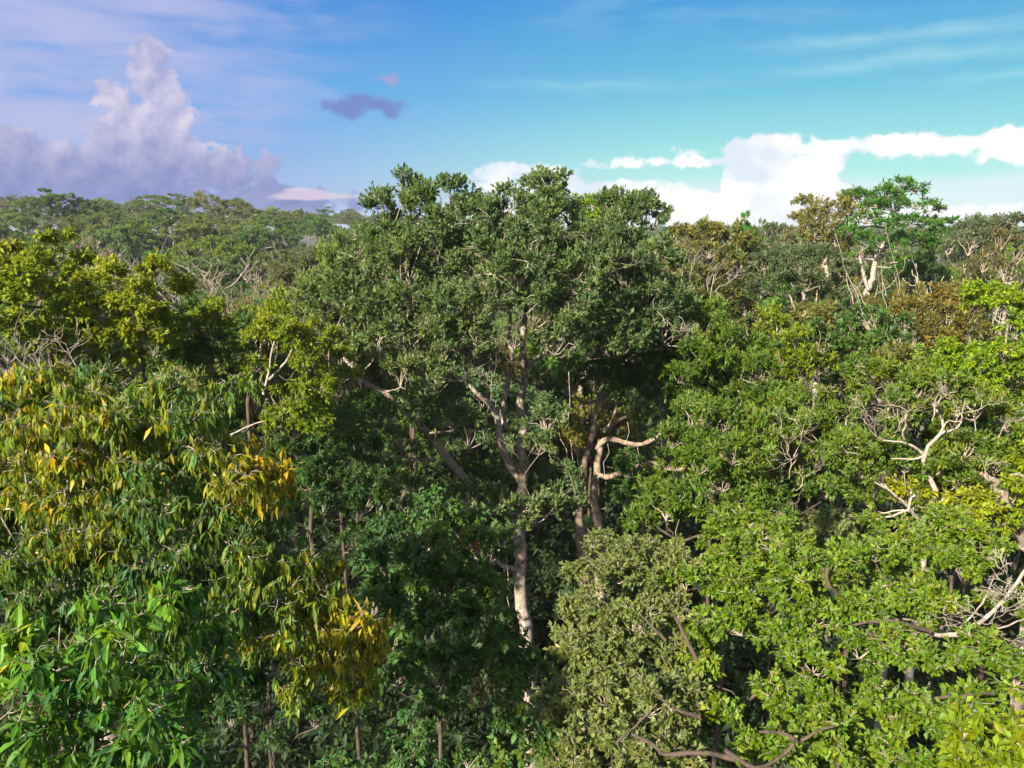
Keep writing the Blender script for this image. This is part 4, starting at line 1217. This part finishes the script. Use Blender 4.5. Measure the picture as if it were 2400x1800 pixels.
def dome(n, rad, zc, rl, flat=.8, hz=.6):
    out = []
    g = math.pi * (3 - math.sqrt(5))
    for i in range(n):
        z = 1 - (i + .5) / n * 1.15
        q = math.sqrt(max(0, 1 - z * z))
        a = i * g + rng.normal() * .2
        rr = rl * (.8 + .4 * rng.random())
        out.append((np.array([math.cos(a) * q * rad, math.sin(a) * q * rad, zc + z * rad * hz]) + rng.normal(size=3) * .3, np.array([rr, rr, rr * flat]), rng.normal() * .05))
    return out


def umbrella(n, rad, zc, rl):
    out = []
    for i in range(n):
        a = rng.random() * 6.28
        q = math.sqrt(rng.random()) * rad
        rr = rl * (.7 + .5 * rng.random())
        out.append((np.array([math.cos(a) * q, math.sin(a) * q, zc - (q / rad) ** 2 * 2.2 + rng.normal() * .7]), np.array([rr, rr, rr * .42]), rng.normal() * .06))
    return out


O3 = np.zeros(3)
KIND = {}


def proto(key, words_, cat, clumps, sp, rt=.3, cover=1.0, bark=DARKBARK, tone=.45, twig_r=.022, trunk_top=None):
    o = tree(key, '', cat, clumps, sp, trunk=([O3, np.array([.3, .1, 8]), np.array([-.2, .2, 16]), np.array([.1, 0, trunk_top or 23])], rt, rt * .4), cover=cover, bark=bark, tone=tone, twig_r=twig_r, nsub=7)
    KIND.setdefault(key, (words_, cat, []))[2].append([o, False])


for _ in range(2):
    proto('dark_round_tree', 'dark green round-headed tree', 'tree', dome(14, 3.8, 24.6, 1.7, .85, .95), farv('dark', .30, .55), tone=.5)
    proto('green_broad_tree', 'mid green broad tree', 'tree', dome(18, 5.0, 24.3, 1.8, .75, .7), farv('mid', .30, .5), tone=.5)
    proto('olive_tree', 'olive brown tree', 'tree', dome(14, 4.2, 24.6, 1.7, .8, .8), farv('olive', .30, .5), tone=.4)
    proto('golden_green_tree', 'yellow-green tree', 'tree', dome(14, 4.0, 24.6, 1.7, .8, .8), farv('golden', .30, .5), tone=.4)
    proto('umbrella_tree', 'flat-topped pale-trunked tree', 'tree', umbrella(15, 5.5, 29, 1.7), farv('emerald', .34, .42), cover=.75, bark=BARK_PALE, tone=.5, trunk_top=24)
    proto('feathery_grey_tree', 'thin grey-green feathery tree', 'tree', dome(12, 4.6, 25.5, 1.7, .55), farv('feather', .32, .36), cover=.6, bark=BARK_PALE, tone=.5)
proto('emerald_tree', 'fresh green dense tree', 'tree', dome(14, 3.7, 24.6, 1.6, .85, .95), farv('emerald', .30, .55), tone=.6)
proto('brown_twiggy_tree', 'brownish half-bare tree', 'tree', dome(10, 4.2, 25, 1.7, .6), farv('rust', .34, .4), cover=.5, bark=BARK_PALE, tone=.5)


def bare_proto(key, words_, bark, **k):
    o = bare_tree(key, '', O3, k.pop('height', 27), k.pop('crown_r', 6), k.pop('r0', .33), bark, cat='dead tree', **k)
    KIND.setdefault(key, (words_, 'dead tree', []))[2].append([o, False])


for _ in range(2):
    bare_proto('dead_grey_tree', 'leafless bleached grey tree', BARK_BONE, levels=5, fine=.045, crown_frac=.40, crown_r=8, r0=.42, spread=.5, taper=.74)
bare_proto('pale_forked_tree', 'leafless pale forked tree', BARK_BONE, levels=5, fine=.018, crown_frac=.5, crown_r=9, r0=.34, spread=.5, taper=.68)
bare_proto('bare_pink_tree', 'leafless pinkish twiggy tree', BARK_PINK, levels=6, fine=.035, crown_frac=.32, spread=.5, kids=(2, 3), crown_r=5, r0=.36, taper=.7)

KIDS = {}


def place(key, loc, sc, rotz, label, group=None, var=None, width=1.0):
    words_, cat, lst = KIND[key]
    ent = lst[int(rng.integers(len(lst))) if var is None else var % len(lst)]
    src = ent[0]
    if src.name not in KIDS:
        KIDS[src.name] = [c for c in bpy.data.objects if c.parent == src]
    if not ent[1]:
        o = src
        ent[1] = True
    else:
        o = src.copy()
        COL.objects.link(o)
        for c in KIDS[src.name]:
            q = c.copy()
            q.parent = o
            COL.objects.link(q)
            for c2 in c.children:
                q2 = c2.copy()
                q2.parent = q
                COL.objects.link(q2)
        if 'group' in o:
            del o['group']
    o.location = loc
    o.scale = (sc * width, sc * width, sc)
    o.rotation_euler = (0, 0, rotz)
    o['label'] = label
    if group:
        o['group'] = group
    return o


# how far up each direction is already covered, so that trees nobody can see are left out
HB = np.full(400, -90.0)          # azimuth bins, -50..50 degrees


def cover_bins(x, y, z, w):
    az = math.degrees(math.atan2(x, y))
    d = math.hypot(x, y)
    el = math.degrees(math.atan2(z - CAM[2], d))
    ha = math.degrees(math.atan2(w, d))
    i0, i1 = int((az - ha + 50) * 4), int((az + ha + 50) * 4) + 1
    return max(i0, 0), min(max(i1, 0), 400), el


def seen_share(x, y, z, w):
    i0, i1, el = cover_bins(x, y, z, w)
    if i1 <= i0:
        return 0
    return float((HB[i0:i1] < el - 0.25).mean())


def occupy(x, y, z, w):
    i0, i1, el = cover_bins(x, y, z, w)
    HB[i0:i1] = np.maximum(HB[i0:i1], el)


# landmark trees: kind, photo x, photo y of the top, distance, width factor, label
MARK = [
    ('umbrella_tree', 395, 442, 225, 1.25, 'tallest flat-topped tree with a white trunk on the hill crest'),
    ('umbrella_tree', 452, 452, 230, .8, 'umbrella-shaped tree touching the tallest hill-crest tree'),
    ('feathery_grey_tree', 325, 468, 235, .9, 'thin grey feathery tree in the dip left of the tallest hill-crest tree'),
    ('umbrella_tree', 130, 443, 210, 1.1, 'flat-topped tree standing on the hill crest under the grey cumulus'),
    ('umbrella_tree', 75, 450, 225, 1.0, 'layered tree on the hill crest near the edge of view'),
    ('feathery_grey_tree', 15, 462, 230, 1.0, 'feathery tree at the very left end of the hill crest'),
    ('brown_twiggy_tree', 480, 448, 215, .9, 'brownish half-bare tree on the crest beside the umbrella trees'),
    ('feathery_grey_tree', 540, 462, 220, 1.15, 'wide open feathery tree at the right shoulder of the hill crest'),
    ('olive_tree', 470, 505, 190, 1.5, 'large olive brown tree with pale limbs on the upper hillside'),
    ('olive_tree', 160, 505, 185, 1.3, 'orange-olive domed tree on the upper hillside'),
    ('green_broad_tree', 250, 490, 190, 1.2, 'broad green tree with pale stems between two olive hillside trees'),
    ('emerald_tree', 385, 490, 200, 1.2, 'fresh green tree below the tallest hill-crest tree'),
    ('golden_green_tree', 300, 520, 165, 1.2, 'yellow-green domed tree halfway down the hillside'),
    ('bare_pink_tree', 195, 540, 150, 1.0, 'leafless pinkish tree on the hillside'),
    ('dead_grey_tree', 318, 553, 130, .95, 'bleached leafless tree with dense upright branches'),
    ('dead_grey_tree', 550, 580, 125, 1.0, 'bleached leafless tree with a forked white trunk standing clear'),
    ('dead_grey_tree', 470, 623, 95, .75, 'bleached leafless tree low in the valley'),
    ('bare_pink_tree', 540, 645, 85, .7, 'pinkish leafless tree leaning low in the valley'),
    ('dead_grey_tree', 645, 570, 130, .8, 'leafless grey tree near the left flank of the giant tree'),
    ('dead_grey_tree', 610, 512, 200, .7, 'small leafless pale tree high on the right part of the hillside'),
    ('emerald_tree', 740, 507, 230, 1.0, 'fresh green dome on the low ridge left of the giant tree'),
    ('green_broad_tree', 500, 545, 150, 1.3, 'broad layered green tree in the middle of the hillside'),
    ('dark_round_tree', 585, 535, 165, 1.2, 'very dark round tree on the hillside right of the olive tree'),
    ('golden_green_tree', 600, 690, 42, .8, 'golden green crown just left of the giant tree'),
    ('golden_green_tree', 690, 655, 40, .75, 'golden green crown touching the giant tree on its left'),
    ('golden_green_tree', 805, 555, 46, .5, 'small yellow crown behind the shoulder of the giant tree'),
    ('golden_green_tree', 510, 745, 34, .65, 'yellow-green crown right of the round yellow-green tree'),
    ('umbrella_tree', 1735, 498, 130, .55, 'small dark umbrella tree on the far skyline below the white cloud'),
    ('umbrella_tree', 1795, 492, 125, .4, 'little slanting tree silhouette on the far skyline'),
    ('feathery_grey_tree', 1830, 510, 130, .6, 'thin open tree silhouette at the end of the skyline group'),
    ('feathery_grey_tree', 1650, 515, 140, .8, 'grey-green tree on the skyline just above the orange-olive dome'),
    ('feathery_grey_tree', 2300, 505, 95, .9, 'grey feathery tree right of the tall emergent tree'),
    ('feathery_grey_tree', 2390, 482, 90, 1.1, 'tall grey feathery tree against sky at the right edge of view'),
    ('brown_twiggy_tree', 2395, 535, 60, .7, 'dark brown twiggy tree near the right edge of view'),
    ('pale_forked_tree', 2310, 565, 52, 1.0, 'large leafless grey-pink tree with spreading white limbs behind the lime green tree'),
    ('pale_forked_tree', 2400, 545, 50, .8, 'leafless pale tree cut by the right edge of view'),
    ('pale_forked_tree', 2140, 640, 60, .5, 'small leafless tree right of the emergent trunk'),
    ('pale_forked_tree', 2050, 700, 50, .35, 'short bare pale tree at the foot of the emergent trunk'),
    ('olive_tree', 2180, 640, 55, .8, 'olive tree between the emergent tree and the big leafless tree'),
    ('dark_round_tree', 2150, 590, 85, .8, 'dark round crown directly under the emergent tree'),
    ('brown_twiggy_tree', 2100, 680, 52, .6, 'brownish twiggy crown beside the emergent trunk'),
    ('olive_tree', 1830, 545, 110, 1.0, 'brown olive crown on the far flats below the white cloud'),
    ('golden_green_tree', 1770, 545, 95, .8, 'dull yellow-green crown right behind the orange-olive dome'),
]
items = []
TOPZ = {k: max(max(v.co.z for v in c.data.vertices) for c in e[2][0][0].children_recursive if c.name.startswith(('crown', 'branch', 'twigs'))) for k, e in KIND.items()}
for key, px, py, d, w, label in MARK:
    q = P(px, py, d)
    items.append([d, key, q[0], q[1], q[2], w, label])
marks_xy = np.array([[i[2], i[3]] for i in items])

FACES += [(px - FPX * 3.2 * w / d, px + FPX * 3.2 * w / d, py + (FPX * 6.5 / d if 'dead' in k or 'pink' in k or 'forked' in k else FPX * 3.0 / d), d) for k, px, py, d, w, l in MARK]
FACE = np.array(FACES)
# the rest of the forest on a loose grid
KEYS = ['dark_round_tree', 'green_broad_tree', 'olive_tree', 'golden_green_tree', 'umbrella_tree', 'feathery_grey_tree', 'emerald_tree', 'brown_twiggy_tree', 'dead_grey_tree', 'bare_pink_tree']
PR_L = np.array([.20, .27, .10, .17, .05, .05, .09, .03, .02, .02])
PR_R = np.array([.18, .17, .18, .13, .02, .12, .06, .09, .03, .02])
fill = []
y = 36.0
while y < 420:
    step = 7.8 + y * .016
    half = .72 * y + 14
    x = -half + rng.random() * step
    while x < half:
        xx, yy = x + rng.normal() * 1.2, y + rng.normal() * 1.5
        x += step
        left = xx / yy < -.15
        pr = PR_L if left else PR_R
        key = KEYS[int(rng.choice(len(KEYS), p=pr / pr.sum()))]
        h = rng.normal(28.6, 2.9) - 1.0 * (xx / yy < -.12 and yy > 150)
        if key in ('umbrella_tree',):
            h += 1.0
        if yy < 50:
            h = min(h, 27.5) - (50 - yy) * .35
        h = min(h, 34.0)
        near = np.hypot(marks_xy[:, 0] - xx, marks_xy[:, 1] - yy).min()
        if near < 3.5:
            continue
        # stay below the crowns that show behind this place
        q = np.array([xx, yy, 0.0]) - CAM
        dd = q @ FWD
        px0 = 1200 + FPX * q[0] / max(dd, 1)
        hw = FPX * 5.5 / yy
        gz0 = ground_z(xx, yy)

        def row(z):
            v = np.array([xx, yy, z]) - CAM
            return 900 - FPX * (v @ UPV) / (v @ FWD)
        hit = (FACE[:, 3] > yy + 3) & (FACE[:, 0] < px0 + hw * .9) & (FACE[:, 1] > px0 - hw * .9)
        if hit.any():
            lim = FACE[hit, 2].max()
            while row(gz0 + h) < lim and h > 15:
                h -= 0.7
            if h <= 15:
                h, key = 14 + rng.random() * 2, 'dark_round_tree'
        # keep the big trees' places free
        if abs(xx) < 10 and yy < 44:
            if yy < 39:
                continue
            h, key = 13 + rng.random() * 2, 'dark_round_tree'
        fill.append([yy, key, xx, yy, ground_z(xx, yy) + h, 1.0, None])
    y += step * .9

SHORT = [  # landmark, photo x, photo y
    ('the tallest hill-crest tree', 395, 470), ('the flat-topped tree on the hill crest', 130, 470), ('the layered tree at the end of the hill crest', 60, 475), ('the open feathery hill-crest tree', 540, 485),
    ('the large olive hillside tree', 470, 530), ('the orange-olive domed hillside tree', 160, 530), ('the leafless pinkish hillside tree', 195, 555), ('the dense bleached leafless tree', 318, 575), ('the forked white leafless tree', 550, 605),
    ('the bleached tree low in the valley', 470, 645), ('the pinkish tree low in the valley', 540, 665), ('the small leafless tree high on the hillside', 610, 525), ('the fresh green dome on the low ridge', 740, 520), ('the broad layered hillside tree', 500, 560),
    ('the round yellow-green crown', 270, 720), ('the yellow-green tree at the edge', 60, 660), ('the slender whitish-stemmed tree', 660, 850), ('the giant tree', 1000, 620), ('the giant tree', 1450, 620),
    ('the twin-trunk tree', 1500, 950), ('the orange-olive dome', 1670, 600), ('the dark grey-green feathery tree', 1890, 640), ('the tall emergent tree', 2090, 520), ('the airy golden brown tree', 1940, 530), ('the grey feathery tree against sky', 2370, 500),
    ('the grey feathery skyline tree', 2300, 520), ('the large leafless grey-pink tree', 2310, 620), ('the rusty brown crown', 2230, 780), ('the lime green crown', 2330, 850), ('the small umbrella tree on the skyline', 1735, 515), ('the leaning open skyline tree', 1810, 515),
    ('the emergent trunk', 2040, 660), ('the narrow-leaved green crown', 1740, 850), ('the deep green gap tree', 2050, 850), ('the bushy yellow-green wedge crown', 1850, 810)]


def where(px, py):
    d = [(abs(px - q[1]) + 1.6 * abs(py - q[2]), q) for q in SHORT]
    dist, q = min(d, key=lambda t: t[0])
    dx, dy_ = px - q[1], py - q[2]
    if dist < 45:
        rel = 'touching'
    elif abs(dx) > abs(dy_) * 1.2:
        rel = ('just ' if abs(dx) < 70 else '') + ('left of' if dx < 0 else 'right of')
    else:
        rel = ('just ' if abs(dy_) < 45 else '') + ('above' if dy_ < 0 else 'below')
    return rel + ' ' + q[0]


MAXN = 235
USED = set()
allitems = sorted(items + fill, key=lambda i: i[0])
n_ind, far_pts = 0, []
for d, key, x, y, ztop, w, label in allitems:
    gz = float(ground_z(x, y))
    sc = (ztop - gz) / (TOPZ[key] - 0.5)
    cw = 4.6 * w * (sc if label is None else 1)
    share = seen_share(x, y, ztop, cw)
    if label is None:
        if share < .22 and ztop - gz > 16.5:
            continue
        if n_ind >= MAXN or y > 300:
            far_pts.append((x, y, gz, sc, key))
            occupy(x, y, ztop - 1.5, cw * .8)
            continue
        az = math.atan2(x, y)
        px = 1200 + FPX * x / (y * math.cos(PITCH) + (36 - ztop) * math.sin(PITCH))
        v = np.array([x, y, ztop - 2.0]) - CAM
        v_px, v_py = px, 900 - FPX * (v @ UPV) / (v @ FWD)
        zone = where(v_px, v_py)
        lab = KIND[key][0] + ' ' + zone
        if lab in USED:
            second = sorted(SHORT, key=lambda q: abs(v_px - q[1]) + 1.6 * abs(v_py - q[2]))
            second = next(q for q in second if q[0] not in lab)
            if len((lab + ' towards ' + second[0]).split()) <= 16:
                lab += ' towards ' + second[0]
        USED.add(lab)
        place(key, (x, y, gz), sc, rng.random() * 6.28, lab, 'forest trees ' + 'behind the near crowns')
        n_ind += 1
    else:
        place(key, (x, y, gz), sc, rng.random() * 6.28, label, width=w / max(sc, .5) if w < 1 else w)
    if key not in ('dead_grey_tree', 'bare_pink_tree', 'feathery_grey_tree', 'pale_forked_tree'):
        occupy(x, y, ztop - 1.5, cw * .8)
print('individuals', n_ind, 'marks', len(items), 'far', len(far_pts), round(time.time() - T0, 1))

# beyond: one mass of forest
y = 420.0
while y < 2200:
    step = 8 + y * .02
    half = .75 * y + 20
    for x in np.arange(-half, half, step):
        xx, yy = x + rng.normal() * step * .2, y + rng.normal() * step * .2
        far_pts.append((xx, yy, float(ground_z(xx, yy)), (1.0 + rng.normal() * .07) , KEYS[int(rng.integers(0, 8))]))
    y += step * 1.2


y = 62.0
while y < 330:
    step = 6.0 + y * .008
    half = .72 * y + 14
    for x in np.arange(-half, half, step):
        xx, yy = x + rng.normal() * 1.0, y + rng.normal() * 1.0
        far_pts.append((xx, yy, float(ground_z(xx, yy)), .52 + rng.random() * .12, ('dark_round_tree', 'green_broad_tree', 'emerald_tree')[int(rng.integers(3))]))
    y += step


def distant_forest(pts):
    keys = ['dark_round_tree', 'green_broad_tree', 'olive_tree', 'golden_green_tree', 'feathery_grey_tree', 'emerald_tree', 'umbrella_tree', 'brown_twiggy_tree']
    me = bpy.data.meshes.new('distant_forest')
    me.vertices.add(len(pts))
    me.vertices.foreach_set('co', np.array([p[:3] for p in pts], np.float32).ravel())
    for nm, vals, ty in (('size', [p[3] for p in pts], 'FLOAT'), ('turn', rng.random(len(pts)) * 6.28, 'FLOAT'), ('pick', [keys.index(p[4]) if p[4] in keys else 0 for p in pts], 'INT')):
        at = me.attributes.new(nm, ty, 'POINT')
        at.data.foreach_set('value', np.array(vals, np.float32 if ty == 'FLOAT' else np.int32))
    o = add('distant_forest', me)
    o['kind'] = 'stuff'
    o['label'] = 'far forest canopy running to the horizon'
    g = bpy.data.node_groups.new('far_trees', 'GeometryNodeTree')
    g.interface.new_socket('Geometry', in_out='INPUT', socket_type='NodeSocketGeometry')
    g.interface.new_socket('Geometry', in_out='OUTPUT', socket_type='NodeSocketGeometry')
    t = NT(g)
    gi, go = t.node('NodeGroupInput'), t.node('NodeGroupOutput')
    inst = t.node('GeometryNodeInstanceOnPoints')
    t.link(gi.outputs[0], inst.inputs['Points'])
    gti = t.node('GeometryNodeGeometryToInstance')
    for k in reversed(keys):
        src = KIND[k][2][0][0]
        fo = next(c for c in bpy.data.objects if c.parent == src and c.name.startswith('crown'))
        oi = t.node('GeometryNodeObjectInfo')
        oi.inputs['Object'].default_value = fo
        oi.inputs['As Instance'].default_value = False
        t.link(oi.outputs['Geometry'], gti.inputs[0])
    t.link(gti.outputs[0], inst.inputs['Instance'])
    inst.inputs['Pick Instance'].default_value = True

    def attr(nm, ty):
        n = t.node('GeometryNodeInputNamedAttribute', data_type=ty)
        n.inputs['Name'].default_value = nm
        return n.outputs['Attribute']
    t.link(attr('pick', 'INT'), inst.inputs['Instance Index'])
    t.link(attr('size', 'FLOAT'), inst.inputs['Scale'])
    t.link(t.xyz(0.0, 0.0, attr('turn', 'FLOAT')) , inst.inputs['Rotation'])
    t.link(inst.outputs[0], go.inputs[0])
    md = o.modifiers.new('far_trees', 'NODES')
    md.node_group = g


distant_forest(far_pts)

# protos never used
for key, (w_, c_, lst) in KIND.items():
    for o, used in lst:
        if not used:
            for c in list(o.children_recursive):
                bpy.data.objects.remove(c)
            bpy.data.objects.remove(o)

# ------------------------------------------------------------------ undergrowth between the trunks
def undergrowth():
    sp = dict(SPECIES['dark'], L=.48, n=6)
    ls = []

    def put(n, y0, y1, slope, zmax, scale, k):
        yy = y0 + (y1 - y0) * rng.random(n) ** .8
        xx = (rng.random(n) * 2 - 1) * (slope * yy + 5)
        zz = ground_z(xx, yy) + 1.0 + zmax * rng.random(n) ** 1.3
        for x, y_, z in zip(xx, yy, zz):
            if z > 12 and -1.2 < x < 5 and y_ < 42:
                continue
            d = ball(k, -.3)
            tips = np.array([x, y_, z]) + d * (1.0 + rng.random()) * scale * [1, 1, .7]
            ls.append(sprigs(tips, norm(d + [0, 0, .4]), sp, np.full(k, .3), scale))
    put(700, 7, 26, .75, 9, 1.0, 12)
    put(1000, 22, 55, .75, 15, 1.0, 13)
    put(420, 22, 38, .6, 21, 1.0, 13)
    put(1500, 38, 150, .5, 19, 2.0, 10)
    L = cat_leaves(ls)
    o = add('undergrowth', leaves_mesh('undergrowth', make_leaf('far', .4, .2), L, LEAF['shade'], O3))  # darkened leaf colour stands in for shade under the canopy
    o['kind'] = 'stuff'
    o['label'] = 'dark undergrowth between the trunks'


undergrowth()
print('script', round(time.time() - T0, 1), 'hero leaves', STAT[0], 'tris', sum(len(m.polygons) for m in bpy.data.meshes if m.users), 'objects', len(bpy.data.objects))


# ------------------------------------------------------------------ thin air between here and the far ridge
def haze_box():
    bm_ = [(-2900, -420, -3.0), (2900, -420, -3.0), (2900, 3100, -3.0), (-2900, 3100, -3.0), (-2900, -420, 56.0), (2900, -420, 56.0), (2900, 3100, 56.0), (-2900, 3100, 56.0)]
    me = bpy.data.meshes.new('haze')
    me.from_pydata(bm_, [], [(0, 3, 2, 1), (4, 5, 6, 7), (0, 1, 5, 4), (1, 2, 6, 5), (2, 3, 7, 6), (3, 0, 4, 7)])
    m, t = new_mat('thin_haze')
    v = t.node('ShaderNodeVolumePrincipled')
    v.inputs['Color'].default_value = (0.80, 0.86, 0.95, 1)
    v.inputs['Density'].default_value = 0.00017
    v.inputs['Anisotropy'].default_value = 0.2
    out = t.node('ShaderNodeOutputMaterial')
    t.link(v.outputs[0], out.inputs['Volume'])
    me.materials.append(m)
    o = add('haze', me)
    o['kind'] = 'stuff'
    o['label'] = 'thin haze over the forest'


haze_box()
